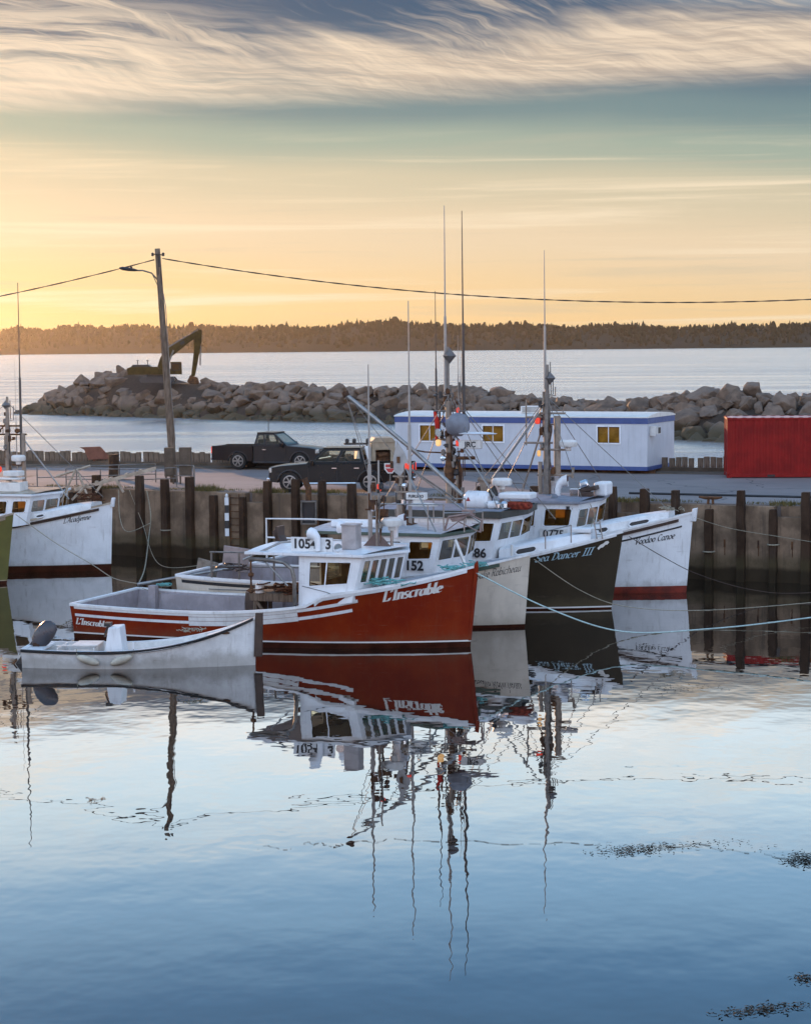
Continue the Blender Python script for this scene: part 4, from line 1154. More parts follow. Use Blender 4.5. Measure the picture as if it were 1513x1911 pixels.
        mb = MB(); mb.tube([(wf - .55, sy * .98, .38), (wr + .6 if crew else cb, sy * .98, .38)], .05, 8); mb.build('side_step', M_chrome if crew else M_black, t_)
        for xx in ([cf - .05, cf - 1.27, cb + .05] if crew else [cf - .05, cf - 1.2, cb + .05]): MB().box((xx, sy * .982, .82), (.012, .012, .7)).build('door_seam', M_black, t_)
    MB().box((f + .03, 0, .52), (.16, 1.86, .22)).build('bumper', M_chrome, t_, bevel=.05)
    MB().box((-f - .02, 0, .55), (.14, 1.8, .18)).build('rear_bumper', M_chrome, t_, bevel=.04)
    mb = MB(); mb.box((f + .0, 0, .88), (.06, 1.1, .3))
    for i in range(3): mb.box((f + .04, 0, .80 + .08 * i), (.03, 1.1, .025), 1)
    mb.build('grille', [M_black, M_chrome], t_)
    return t_
M_trk1 = mat('charcoal_car_paint', (0.010, 0.008, 0.009), 0.35, var=.1, coat=.05, spec=.2)
M_trk2 = mat('black_car_paint', (0.003, 0.0025, 0.003), 0.3, var=.1, coat=.05, spec=.2)
t1 = pickup('pickup_truck', 'charcoal extended-cab pickup parked further back, tail towards the breakwater pole', (-6.76, 102.0, DECK), R(-17), M_trk1, crew=False, L_=5.6)
t1['label'] = 'charcoal extended-cab pickup parked further back with a roof antenna'
mb = MB(); mb.tube([(-.1, 0, 1.9), (-.1, 0, 2.5)], .02, 6); mb.box((-.1, 0, 2.5), (.25, .1, .03)); mb.build('roof_antenna', M_black, t1)
t2 = pickup('pickup_truck', 'black crew-cab pickup nearer the wharf edge with chrome wheels', (-2.64, 86.2, DECK), R(176), M_trk2, crew=True, L_=6.1)
# generator body behind the black truck
q = on_level(712, 912, DECK); 
gt = tag(empty('equipment_trailer', (0.2 - 1.25, 91.6, DECK), R(8)), 'beige equipment trailer with open engine bay behind the black pickup', 'trailer')
M_beige = mat('beige_enamel', (.36, .28, .19), .5, var=.15, streak=.3)
mb = MB(); P = [(-.75, -.7, .75), (.75, -.7, .75), (.75, -.7, 2.1), (-.75, -.7, 2.1)]; wall_panel(mb, P, [(.18, .18, .8, .72)], .06)
mb.box((-.72, 0, 1.4), (.06, 1.4, 1.3)); mb.box((.72, 0, 1.4), (.06, 1.4, 1.3)); mb.box((0, .7, 1.4), (1.5, .06, 1.35)); mb.box((0, 0, .72), (1.56, 1.46, .06))
mb.prism([(-.8, -.74, 2.1), (.8, -.74, 2.1), (.55, -.74, 2.35), (-.5, -.74, 2.35)], (0, 0, 0), (0, 1.48, 0)); mb.build('housing', [M_beige, M_black], gt, bevel=.01)
MB().box((0, -.1, 1.25), (.9, .7, .7)).tube([(-.3, -.5, 1.4), (.3, -.5, 1.5)], .12, 8).build('engine', M_rust, gt, bevel=.05)
for sy in (-1, 1):
    w_ = MB().lathe([(.18, -.1), (.33, -.1), (.36, 0), (.33, .1), (.18, .1)], 18, 0, (0, 0, 0), Matrix.Rotation(R(90), 3, 'X')).build('wheel', M_rubber, gt, auto=30); w_.location = (0, sy * .85, .36)
mb = MB(); mb.tube([(-.45, -.85, .55), (-.3, -.85, .82), (0, -.85, .92), (.3, -.85, .82), (.45, -.85, .55)], .05, 6); mb.build('fender', M_beige, gt)
mb = MB(); mb.box((-1.6, -.2, 2.02), (1.5, .12, .08)); mb.box((-1.6, .3, 2.02), (1.5, .12, .08))
for x in (-2.2, -1.75, -.9): mb.lathe([(.05, 0), (.13, .05), (.12, .2), (.04, .25)], 10, 0, (x, -.2, 2.06))
mb.tube([(-1.0, -.2, 2.0), (-.75, -.2, 1.6)], .04, 6); mb.tube([(-2.2, -.2, 2.0), (-2.2, -.2, 2.1)], .03, 6)
mb.build('light_bar', M_black, gt)
mb = MB(); mb.prism([(-1.75, -.6, 1.0), (-.75, -.6, 1.0), (-.75, -.6, 1.9), (-1.55, -.6, 1.9)], (0, 0, 0), (0, 1.2, 0)); mb.build('hood', M_white2, gt, bevel=.05)
# warning sign near the truck tail
gt.scale = (.72, .8, .86)
sg = tag(empty('warning_sign', (on_level(728, 922, DECK).x, 84.6, DECK)), 'small red and white sign on a short post behind the black pickup', 'sign')
MB().tube([(0, 0, 0), (0, 0, 1.0)], .03, 6).build('post', M_galv, sg)
mb = MB(); mb.prism([(-.24, 0, 1.25), (-.24, 0, 1.0), (-.1, 0, .82), (.1, 0, .82), (.24, 0, 1.0), (.24, 0, 1.25)], (0, -.035, 0), (0, -.015, 0)); mb.build('plate', M_letterw, sg)
mb = MB(); mb.prism([(-.19, 0, 1.2), (-.19, 0, 1.08), (.19, 0, 1.08), (.19, 0, 1.2)], (0, -.045, 0), (0, -.037, 0)); mb.prism([(-.19, 0, 1.03), (-.08, 0, .87), (.08, 0, .87), (.19, 0, 1.03)], (0, -.045, 0), (0, -.037, 0)); mb.build('red_panel', mat('sign_red', (.5, .05, .05), .5), sg)
# hand rails and a timber gangway frame on the deck at left
rl = tag(empty('pipe_railing', (on_level(160, 905, DECK).x, 89.0, DECK)), 'grey pipe railing round the gangway landing left of the pole', 'railing')
def rail(pts, h=0.85):
    for i, p in enumerate(pts): MB().tube([p, p + Vector((0, 0, h))], .03, 6).build('post', M_galv, rl)
    for hh in (h, h * .45): MB().tube([p + Vector((0, 0, hh)) for p in pts], .025, 6).build('rail', M_galv, rl)
v = lambda x, y: Vector((x, y, 0))
rail([v(-2.1, 1.8), v(-.4, 2.2), v(1.4, 3.0), v(3.0, 3.6)]); rail([v(-.6, .6), v(1.0, .1), v(2.6, -.4), v(4.3, .5)]); rail([v(3.6, 2.4), v(4.9, 2.0), v(5.1, .4)])
gw = tag(empty('gangway_frame', (on_level(215, 905, DECK).x, 88.1, DECK)), 'pale timber gangway frame lying at the wharf edge above the white bow', 'gangway')
for dz, dy in ((.1, 0), (.1, .55)):
    MB().box((.4, dy, dz + .35), (3.6, .12, .14), rot=Matrix.Rotation(R(-14), 3, 'Y')).build('beam', M_woodpale, gw)
for x in (-1.0, -.4, .2, .9, 1.5):
    MB().box((x, .27, .45 + x * .25), (.1, .6, .06)).build('rung', M_woodpale, gw)
for x, a_ in ((-.2, 35), (.6, -30), (1.4, 25)):
    MB().box((x, 0, .2), (.1, .08, .75), rot=Matrix.Rotation(R(a_), 3, 'Y')).build('brace', M_woodpale, gw)
# black and white striped gauge post on the wall
tt_ = None
d = ray(428, 980); kk = WN.dot(WA - Vector((0, 0, CAM_H))) / WN.dot(d); q = Vector((0, 0, CAM_H)) + d * kk
gp = tag(empty('striped_gauge_post', wall_p(wall_t(q.x), 0, .2)), 'black and white striped gauge post fixed to the wharf wall', 'gauge post')
for i in range(5):
    MB().box((0, 0, 1.2 + i * .33), (.17, .12, .325)).build('stripe', (M_white if i % 2 == 0 else M_black), gp)
MB().lathe([(.05, 2.69), (.07, 2.78), (.02, 2.85)], 8).build('cap', M_white, gp)
# red information board left on the barrier
q = far_p(on_level(190, 838, DECK + .7).x, DECK)
mb = MB(); mb.prism([(-.75, -.3, .95), (-.5, -.3, .82), (-.3, -.3, .3), (.95, -.3, .32), (.35, -.3, .98)], (0, 0, 0), (0, .06, 0)); mb.box((0, -.2, .35), (.08, .08, .7))
o = mb.build('notice_board', mat('faded_red_board', (.22, .09, .06), .7)); o.location = q
tag(o, 'faded red slanted board standing against the plank barrier', 'board')
# steel framed chute hanging at the wharf edge
d = ray(592, 990); kk = WN.dot(WA - Vector((0, 0, CAM_H))) / WN.dot(d); q = Vector((0, 0, CAM_H)) + d * kk
cb_ = tag(empty('fish_chute', wall_p(wall_t(q.x), 0, .75)), 'dark open steel hopper with a bent pipe hanging off the wharf wall', 'hopper')
mb = MB()
for sx in (-.3, .3):
    mb.box((sx, 0, 2.2), (.05, .4, .95))
mb.box((0, .2, 2.2), (.6, .04, .95)); mb.box((0, 0, 2.66), (.66, .44, .05)); mb.box((0, 0, 1.74), (.6, .4, .05)); mb.build('box', M_galv, cb_)
MB().box((0, .05, 2.2), (.5, .2, .85)).build('lining', M_black, cb_)
mb = MB(); mb.tube([(0, .1, 2.68), (0, .12, 3.2), (-.18, .15, 3.6)], .13, 10); mb.build('pipe', M_rust, cb_)

# ================================================================== BOATS
class Hull:
    def __init__(s, L, B, zs, zm, zb, p=2.2, rake=.25, fine=3.0, tr_w=.9, bump=(0, .65), flare=1.0, zboot=.14):
        s.__dict__.update(locals())
    def sheer(s, q):
        z = s.zm + (s.zs - s.zm) * ((.3 - q) / .3) ** 2 if q < .3 else s.zm + (s.zb - s.zm) * ((q - .3) / .7) ** s.p
        return z + s.step(q)
    def step(s, q):
        k = max(0, min(1, (q - s.bump[1]) / .035)); k = k * k * (3 - 2 * k)
        return s.bump[0] * k * (1 - max(0, q - .72) / .28)
    def half(s, q, z):
        q = max(0.0, min(1.0, q))
        def g(e, w0):
            if q < .35: return w0 + (1 - w0) * math.sin(math.pi / 2 * q / .35) ** .8
            return max(0.0, 1 - ((q - .35) / .65) ** e)
        bg = s.B / 2 * g(s.fine, s.tr_w); bw = s.B / 2 * .94 * g(1 + (s.fine - 1) * .42, s.tr_w * .95)
        if z >= 0:
            u = min(1.05, z / s.sheer(q))
            return bw + (bg - bw) * u ** (1.35 * s.flare)
        return bw * max(.25, 1 + z * .9)
    def pt(s, q, z, side=-1, off=0.0):
        x = q * s.L + s.rake * (max(z, -.3) / s.zb - 1) * q ** 7
        y = side * (s.half(q, z) + .03 * (1 - q))
        return Vector((x, y + side * off, z))
    def normal(s, q, z, side=-1):
        a = s.pt(q + .004, z, side) - s.pt(q - .004, z, side); b = s.pt(q, z + .02, side) - s.pt(q, z - .02, side)
        n = a.cross(b).normalized()
        return n if n.y * side > 0 else -n
def hull_parts(h, root, m_main, m_boot, m_line, m_in, m_cap, house_q=.6, deck_z=.45, boot=.14, line=.05, fore_m=None, boot_rise=0.0):
    N = 44
    qs = [i / N for i in range(N + 1)]; qs = [q ** .93 for q in qs]; qs[-1] = 1.0
    mb = MB(); nb = []
    def levels(q):
        sh = h.sheer(q); b_ = boot + boot_rise * q
        return [-.55, -.25, 0, b_, b_ + line] + [b_ + line + (sh - b_ - line) * k / 6 for k in range(1, 7)]
    K = 11
    for side in (-1, 1):
        o = len(mb.v)
        for q in qs:
            for z in levels(q): mb.v.append(tuple(h.pt(q, z, side)))
        for i in range(N):
            for k in range(K - 1):
                mb.f.append([o + i * K + k, o + (i + 1) * K + k, o + (i + 1) * K + k + 1, o + i * K + k + 1][::(1 if side < 0 else -1)])
                mb.m.append(1 if k < 3 else 2 if k == 3 else 0)
    a = [h.pt(0, z, -1) for z in levels(0)]; b = [h.pt(0, z, 1) for z in levels(0)]
    for k in range(K - 1):
        mb.add([a[k], b[k], b[k + 1], a[k + 1]], [(3, 2, 1, 0)], 1 if k < 3 else 2 if k == 3 else 0)
    # stem strip
    for k in range(K - 1):
        za, zb_ = levels(1)[k], levels(1)[k + 1]
        pa, pb = h.pt(1, za, -1), h.pt(1, zb_, -1); pc, pd = h.pt(1, za, 1), h.pt(1, zb_, 1)
        mb.add([pa, pc, pd, pb], [(0, 1, 2, 3)], 1 if k < 3 else 2 if k == 3 else 0)
    hull = mb.build('hull', [m_main, m_boot, m_line], root, smooth=True, fix=False, auto=40)
    # inner bulwark, cockpit sole, foredeck
    mb = MB(); T = .13
    for side in (-1, 1):
        o = len(mb.v); cnt = 0
        for q in qs:
            if q > house_q + .03: break
            sh = h.sheer(q)
            for z in (deck_z, deck_z + (sh - deck_z) * .5, sh - .02):
                p = h.pt(q, max(z, .05), side); p.y -= side * T; p.x = max(p.x, T); mb.v.append(tuple(p))
            cnt += 1
        for i in range(cnt - 1):
            for k in range(2): mb.f.append([o + i * 3 + k, o + (i + 1) * 3 + k, o + (i + 1) * 3 + k + 1, o + i * 3 + k + 1]); mb.m.append(0)
        for i in range(cnt):
            pass
    sh0 = h.sheer(0); w0 = h.half(0, sh0) - T
    mb.add([(T, -w0, deck_z), (T, w0, deck_z), (T, w0, sh0 - .02), (T, -w0, sh0 - .02)], [(0, 1, 2, 3)])
    mb.build('bulwark', m_in, root, smooth=False, fix=False)
    mb = MB(); o = 0; cnt = 0
    for q in qs:
        if q > house_q + .03: break
        p = h.pt(q, deck_z, -1); y = p.y + T * .5; mb.v += [(max(p.x, T), y, deck_z), (max(p.x, T), -y, deck_z)]; cnt += 1
    for i in range(cnt - 1): mb.f.append([2 * i, 2 * i + 2, 2 * i + 3, 2 * i + 1]); mb.m.append(0)
    mb.build('cockpit_sole', m_in, root)
    mb = MB(); cnt = 0
    for q in qs:
        if q < house_q - .02: continue
        sh = h.sheer(q) - .05; y = h.half(q, sh + .05)
        x = h.pt(q, sh, -1).x
        for k in range(7):
            u = -1 + k / 3; mb.v.append((x, u * y, sh + .10 * (1 - u * u) * min(1, y)))
        cnt += 1
    for i in range(cnt - 1):
        for k in range(6): mb.f.append([i * 7 + k, (i + 1) * 7 + k, (i + 1) * 7 + k + 1, i * 7 + k + 1]); mb.m.append(0)
    mb.build('foredeck', fore_m or M_deckgrey, root, smooth=True)
    # cap rail
    mb = MB()
    for side in (-1, 1):
        o = len(mb.v)
        for q in qs:
            z = h.sheer(q); p = h.pt(q, z, side); hw = min(.09, max(.02, h.half(q, z)))
            y0 = p.y + side * .035; y1 = p.y - side * hw * 1.5
            mb.v += [(p.x, y0, z - .045), (p.x, y0, z + .03), (p.x, y1, z + .03), (p.x, y1, z - .045)]
        for i in range(N):
            for k in range(4):
                mb.f.append([o + i * 4 + k, o + (i + 1) * 4 + k, o + (i + 1) * 4 + (k + 1) % 4, o + i * 4 + (k + 1) % 4]); mb.m.append(0)
        mb.f.append([o, o + 1, o + 2, o + 3]); mb.m.append(0)
    z = h.sheer(0); y = h.half(0, z)
    mb.box((.05, 0, z + .0), (.16, 2 * y, .07))
    mb.build('cap_rail', m_cap, root)
    return hull
def strake(h, root, name, q0, q1, d0, d1, m, out=.02, n=30, base=False):
    """raised band on both sides; d = depth below the sheer"""
    for side in (-1, 1):
        mb = MB(); o = 0
        for i in range(n + 1):
            q = q0 + (q1 - q0) * i / n; sh = h.sheer(q) - (h.step(q) if base else 0)
            za, zb = (sh - d1, sh - d0)
            n1 = h.normal(min(q, .99), za, side)
            mb.v += [tuple(h.pt(q, za, side)), tuple(h.pt(q, za, side) + n1 * out), tuple(h.pt(q, zb, side) + n1 * out), tuple(h.pt(q, zb, side))]
        for i in range(n):
            for k in range(3): mb.f.append([o + i * 4 + k, o + (i + 1) * 4 + k, o + (i + 1) * 4 + k + 1, o + i * 4 + k + 1]); mb.m.append(0)
        mb.f += [[o, o + 1, o + 2, o + 3], [o + n * 4 + j for j in range(4)]]; mb.m += [0, 0]
        mb.build(name, m, root)
def hull_text(h, root, txt, x0, x1, z0, z1, size, m, side=-1, **kw):
    """lettering laid on the hull from x0 to x1 along, baseline z0 to z1"""
    quads, wid = pen_text(txt, size, **kw)
    mb = MB()
    for k, q4 in enumerate(quads):
        vs = []
        for x, y in q4:
            u = x / wid; q = (x0 + (x1 - x0) * u) / h.L
            z = z0 + (z1 - z0) * u + y
            vs.append(h.pt(q, z, side) + h.normal(min(q, .985), z, side) * (.008 + .0001 * (k % 5)))
        mb.add(vs, [(0, 1, 2, 3)])
    return mb.build('lettering', m, root, fix=False)

def wheelhouse(root, xr, xf, w, zb, zt, rake=.32, vee=.4, side_w=(), front_n=(3, 2), front_v=(.45, .86), wall=None, roof_m=None, trim=None,
               aft=1.6, lining=None, zf=None, rad=.07, front_u=None, tumble=.95, over=.14, fascia=.10, zb_f=None):
    wall = wall or M_white; lining = lining or M_cabinin
    zb_f = zb if zb_f is None else zb_f
    wt = w * tumble
    A0, A1 = (xr, -w, zb), (xr, -wt, zt)
    B0, B1 = (xf, -w, zb_f), (xf + rake, -wt, zt)
    C0, C1 = (xf + vee, 0, zb_f), (xf + vee + rake, 0, zt)
    D0, D1 = (xf, w, zb_f), (xf + rake, wt, zt)
    E0, E1 = (xr, w, zb), (xr, wt, zt)
    mb = MB(); pan = []
    side_h = list(side_w)
    pan.append(([A0, B0, B1, A1], side_h))
    pan.append(([D0, E0, E1, D1], [(1 - b, c_, 1 - a, d_) for a, c_, b, d_ in side_h]))
    def fr(n, m0=.05, m1=.05):
        if front_u: return [(a, front_v[0], b, front_v[1]) for a, b in front_u]
        g = .032; wd = (1 - m0 - m1 - g * (n - 1)) / n
        return [(m0 + i * (wd + g), front_v[0], m0 + i * (wd + g) + wd, front_v[1]) for i in range(n)]
    pan.append(([B0, C0, C1, B1], fr(front_n[0], .07, .03)))
    pan.append(([C0, D0, D1, C1], fr(front_n[1], .03, .07)))
    pan.append(([E0, A0, A1, E1], [(.12, .42, .42, .86), (.56, .02, .80, .86)]))
    for P, H in pan: wall_panel(mb, P, H, .05)
    hs = mb.build('wheelhouse', [wall, lining], root, fix=False)
    for i, (P, H) in enumerate(pan):
        for h in H:
            if h[3] - h[1] > .7: continue
            if i in (1, 3):
                a_ = bil(P, h[0], h[1]); b_ = bil(P, h[0] + (h[2] - h[0]) * (.55 if i == 1 else .9), h[1]); c_ = bil(P, h[0] + (h[2] - h[0]) * (.55 if i == 1 else .9), h[3]); d_ = bil(P, h[0], h[3]); nn_ = pnormal(P) * -.09
                MB().prism([a_ + nn_, b_ + nn_, c_ + nn_, d_ + nn_], (0, 0, -.25), (0, 0, -.25) - Vector(nn_) * .05 if False else Vector((0, 0, -.25)) + nn_ * .05).build('window_glow_sheet', M_glowsheet, hs, fix=False)  # translucent sheet added inside the far windows so the low sun glows through
            big = (i < 2)
            window_mesh(P, h, .03, rad, .014, mull=(.42,) if (big and h[2] - h[0] > .6) else ()).build('window', [wall, M_rubber, M_glass], hs)
    # roof
    rp = [(xr - aft, -wt - over, zt), (xf + rake + over * .6, -wt - over, zt), (xf + vee + rake + over, 0, zt), (xf + rake + over * .6, wt + over, zt), (xr - aft, wt + over, zt)]
    mb = MB(); mb.prism(rp, (0, 0, .002), (0, 0, fascia)); mb.build('roof_fascia', trim or wall, hs, bevel=.012)
    mb = MB()
    cx = (xr + xf) / 2
    xs_ = [xr - aft, xr, xf + rake, xf + vee + rake + over * .6]
    n = 8; top = []
    for j in range(n + 1):
        u = -1 + 2 * j / n
        xfront = xf + rake + over * .3 + (vee) * (1 - abs(u))
        for x in (xr - aft + .05, (xr - aft) * .5 + xfront * .5, xfront):
            top.append((x, u * (wt + over - .06), zt + fascia + .003 + .10 * (1 - u * u)))
    mb.v = top
    for j in range(n):
        for k in range(2): mb.f.append([j * 3 + k, j * 3 + k + 1, (j + 1) * 3 + k + 1, (j + 1) * 3 + k]); mb.m.append(0)
    mb.build('roof_deck', roof_m or M_roofgrey, hs, smooth=True)
    return hs
def radar(root, c, m=M_offw, r_=.32):
    mb = MB(); mb.lathe([(.10, -.12), (.12, 0), (r_ * .9, .02), (r_, .08), (r_ * .98, .2), (r_ * .8, .26), (.0, .27)], 20, 0, c); return mb.build('radar_dome', m, root, auto=35)
def cowl(root, c, yaw=0.0, s_=1.0, m=M_white):
    mb = MB(); d = Vector((math.cos(yaw), math.sin(yaw), 0)); c = Vector(c)
    pts = [c, c + Vector((0, 0, .3)) * s_, c + (Vector((0, 0, .48)) + d * .06) * s_, c + (Vector((0, 0, .58)) + d * .2) * s_, c + (Vector((0, 0, .60)) + d * .34) * s_]
    mb.tube(pts, .1, 12, rs=[.10 * s_, .11 * s_, .14 * s_, .19 * s_, .22 * s_]); o = mb.build('cowl_vent', m, root, smooth=False, auto=40)
    mb = MB(); e = pts[-1] + d * .004; mb.lathe([(.19 * s_, 0), (.0, -.02)], 14, 0, e, d.to_track_quat('Z', 'Y').to_matrix()); mb.build('vent_mouth', mat('vent_red', (.12, .03, .02), .7) if 'vent_red' not in MATS else MATS['vent_red'], o)
    return o
def antenna(root, p, z1, r_=.03, m=None, n=6):
    p = Vector(p); h = z1 - p.z
    lean = Vector((random.uniform(-.004, .004), random.uniform(-.004, .004), 0)) * h
    mb = MB(); k = .45
    mb.tube([p, p + Vector((0, 0, h * k)) + lean * k, p + Vector((0, 0, h * k + .02)) + lean * k, p + Vector((0, 0, h)) + lean], r_, 8, rs=[r_ * 1.25, r_, r_ * .62, r_ * .3])
    return mb.build('whip_antenna', m or M_fg, root)
def stay(root, a, b, r_=.014, m=None, sag=0.0, name='stay'):
    a, b = Vector(a), Vector(b); n = 8 if sag else 1
    pts = [a.lerp(b, i / n) - Vector((0, 0, sag * 4 * (i / n) * (1 - i / n))) for i in range(n + 1)]
    return MB().tube(pts, r_, 6).build(name, m or M_galv, root)
def lamp(root, c, m=None, s_=.09):
    mb = MB(); mb.lathe([(s_ * .6, -.1), (s_, -.05), (s_, .1), (s_ * .5, .13)], 10, 0, c); return mb.build('navigation_light', m or M_redlight, root)
def flood(root, c, yaw, s_=.13):
    mb = MB(); d = Vector((math.cos(yaw), math.sin(yaw), -.15)).normalized()
    mb.lathe([(s_ * .3, -.14), (s_ * .9, -.05), (s_, .03), (s_ * .95, .05)], 12, 0, c, d.to_track_quat('Z', 'Y').to_matrix()); mb.tube([Vector(c), Vector(c) - Vector((0, 0, .2))], .02, 6)
    return mb.build('floodlight', M_chrome, root)
def diamond(root, c, s_=.24, m=None):
    mb = MB(); c = Vector(c); pts = [(s_, 0, 0), (0, s_, 0), (-s_, 0, 0), (0, -s_, 0)]
    mb.add([c + Vector(p) for p in pts] + [c + Vector((0, 0, s_ * 1.15)), c - Vector((0, 0, s_ * 1.15))], [(0, 1, 4), (1, 2, 4), (2, 3, 4), (3, 0, 4), (1, 0, 5), (2, 1, 5), (3, 2, 5), (0, 3, 5)])
    return mb.build('radar_reflector', m or mat('grey_reflector', (.18, .16, .15), .45, .5) if 'grey_reflector' not in MATS else MATS['grey_reflector'], root)
def tank(root, c, r_, L_, yaw, m, name, ends=.25):
    mb = MB(); rt = Matrix.Rotation(yaw, 3, 'Z') @ Matrix.Rotation(R(90), 3, 'Y'); h = L_ / 2
    pr = [(r_ * .3, -h), (r_ * .75, -h + r_ * .1), (r_, -h + r_ * .4), (r_, -.02), (r_ * 1.03, -.02), (r_ * 1.03, .02), (r_, .02), (r_, h - r_ * .4), (r_ * .75, h - r_ * .1), (r_ * .3, h)]
    mb.lathe(pr, 20, 0, c, rt); return mb.build(name, m, root, auto=35)
def rails(root, pts, h, name='rail', r_=.022, mid=True, m=M_alu):
    pts = [Vector(p) for p in pts]
    for p in pts: MB().tube([p, p + Vector((0, 0, h))], r_, 6).build('stanchion', m, root)
    for hh in ((h, h * .5) if mid else (h,)): MB().tube([p + Vector((0, 0, hh)) for p in pts], r_, 6).build(name, m, root)

GRP = 'lobster boats moored side by side along the wharf'
def boat(label, bow, yaw, L):
    a = R(yaw); return tag(empty('fishing_boat', (bow[0] - L * math.cos(a), bow[1] - L * math.sin(a), 0), a), label, 'fishing boat', GRP)

# ------------------------------------------------------------------ L'Inscrable, red hull
L = 12.6
rb_ = boat("red lobster boat with white wheelhouse and L'Inscrable lettered on its bow", (2.05, 60.4), -21, L)
h = Hull(L, 4.5, 1.10, 1.02, 2.44, p=2.1, rake=.14, fine=3.4, tr_w=.97, bump=(.23, .64), zboot=.12)
hull_parts(h, rb_, M_red, M_boot, M_letterw, M_inner, M_white2, house_q=.61, deck_z=.35, boot=.17, line=.045)
strake(h, rb_, 'stripe', .012, .33, .28, .36, M_white)
strake(h, rb_, 'stripe', .012, .33, .04, .12, M_white)
strake(h, rb_, 'white_plank', .33, .612, .02, .14, M_white2, .018)
strake(h, rb_, 'white_plank', .33, .612, .155, .27, M_white2, .016)
strake(h, rb_, 'white_plank', .33, .612, .285, .42, M_white2, .020)
strake(h, rb_, 'stripe', .612, .755, .06, .15, M_white, .016, base=True)
strake(h, rb_, 'stripe', .612, .74, .31, .40, M_white, .016, base=True)
strake(h, rb_, 'rub_rail', .655, .985, .02, .12, M_white, .05)
hull_text(h, rb_, "L'Inscrable", 10.2, 11.78, 1.46, 1.70, .33, M_letterw, pen=.26, hair=.09, slant=.28, ang=12)
hull_text(h, rb_, "L'Inscrable", .12, 1.25, .47, .41, .20, M_letterw, pen=.24, hair=.09, slant=.28, ang=12)
MB().prism([(L + .01, 0, 2.52), (L + .10, 0, 2.62), (L + .12, 0, 2.4), (L - .12, 0, .2), (L - .2, 0, .2)], (0, -.045, 0), (0, .045, 0)).build('stem_post', M_red, rb_, bevel=.01)
hs = wheelhouse(rb_, 7.65, 9.38, 1.86, 1.15, 2.80, rake=.30, vee=.72, side_w=[(.17, .42, .86, .90)], front_n=(5, 4), front_v=(.42, .93), aft=1.75, roof_m=M_white, rad=.05, zb_f=1.45, fascia=.09)
# arched pipe frame at the after end of the roof
for sy in (-1,):
    pts = [Vector((7.58, sy * 1.98, 1.15)), Vector((7.58, sy * 1.98, 2.1)), Vector((7.5, sy * 1.98, 2.42)), Vector((7.25, sy * 1.98, 2.6)), Vector((6.9, sy * 1.98, 2.66)), Vector((6.1, sy * 1.98, 2.68))]
    MB().tube(pts, .06, 10).build('arched_frame', M_galv, rb_, smooth=True)
    MB().tube([(6.6, sy * 1.95, 2.62), (7.35, sy * 1.95, 1.9)], .025, 6).build('brace', M_alu, rb_)
mb = MB(); mb.tube([(6.15, -1.98, 2.62), (6.15, -1.98, 1.75)], .03, 6); mb.lathe([(.02, -.08), (.09, -.04), (.09, .04), (.02, .08)], 10, 0, (6.15, -1.98, 2.2)); mb.lathe([(.02, -.09), (.1, -.04), (.1, .04), (.02, .09)], 10, 0, (6.15, -1.98, 1.72)); mb.build('hauling_block', M_rust, rb_)
MB().tube([(5.9, -2.0, 2.65), (6.9, -1.4, 3.15), (8.2, -1.2, 3.25)], .035, 8).build('roof_boom', M_alu, rb_)
# number board, stacks, vents on the roof
nb = MB(); nb.box((7.98, -1.55, 3.13), (1.36, .03, .42)); nbo = nb.build('number_board', M_white2, rb_, bevel=.004)
for sx in (7.4, 8.55): MB().box((sx, -1.52, 3.0), (.04, .04, .3)).build('board_leg', M_galv, nbo)
sign_text('number', '1054', .40, M_letterb, nbo, (7.75, -1.570, 3.13), (1, 0, 0), (0, 0, 1), bold=.012)
sign_text('number', '3', .40, M_letterb, nbo, (8.52, -1.570, 3.13), (1, 0, 0), (0, 0, 1), bold=.012)
cowl(rb_, (8.22, -1.66, 2.95), R(160), .85)
cowl(rb_, (8.6, -.2, 3.0), R(170), .9)
mb = MB(); mb.box((9.0, -.9, 3.32), (.46, .46, .72)); mb.box((9.0, -.9, 3.7), (.52, .52, .05)); mb.build('exhaust_box', mat('warm_grey_box', (.42, .38, .37), .5), rb_, bevel=.015)
flood(rb_, (8.85, -1.6, 3.06), R(-60), .13)
MB().tube([(9.55, -.2, 2.95), (9.55, -.2, 4.35)], .045, 8).build('light_mast', M_tan, rb_)
mb = MB(); mb.prism([(9.1, -.2, 2.98), (9.55, -.2, 3.45), (10.0, -.2, 2.98)], (0, -.03, 0), (0, .03, 0)); mb.build('mast_gusset', mat('dull_brown_plate', (.20, .14, .12), .6), rb_)
mb = MB(); mb.box((9.55, -.2, 4.1), (.75, .05, .05)); mb.tube([(9.3, -.2, 4.1), (9.3, -.2, 4.6)], .03, 6); mb.box((9.75, -.2, 4.0), (.3, .12, .18)); mb.box((9.42, -.25, 4.25), (.2, .1, .3)); mb.build('mast_arm', M_rust, rb_)
MB().tube([(9.62, -.2, 4.3), (9.62, -.2, 5.6)], .03, 8).build('light_pole', M_fg, rb_); lamp(rb_, (9.62, -.2, 4.75), s_=.08); lamp(rb_, (9.45, -.2, 4.15), M_chrome, s_=.1)
antenna(rb_, (9.25, 0, 2.95), 8.5, .06)
radar(rb_, (9.95, .0, 3.58), r_=.33); MB().tube([(9.95, 0, 2.9), (9.95, 0, 3.5)], .05, 8).build('radar_post', M_alu, rb_)
cowl(rb_, (9.85, .55, 3.2), R(10), .9)
mb = MB(); mb.box((5.95, .6, 3.12), (.45, .5, .12), rot=Matrix.Rotation(R(60), 3, 'Y')); mb.box((5.95, .6, 3.2), (.1, .5, .5)); mb.build('hatch_cover', M_dkbrown, rb_)
MB().box((7.62, -1.72, 1.9), (.12, .12, .14)).build('winch_bracket', M_rust, rb_)
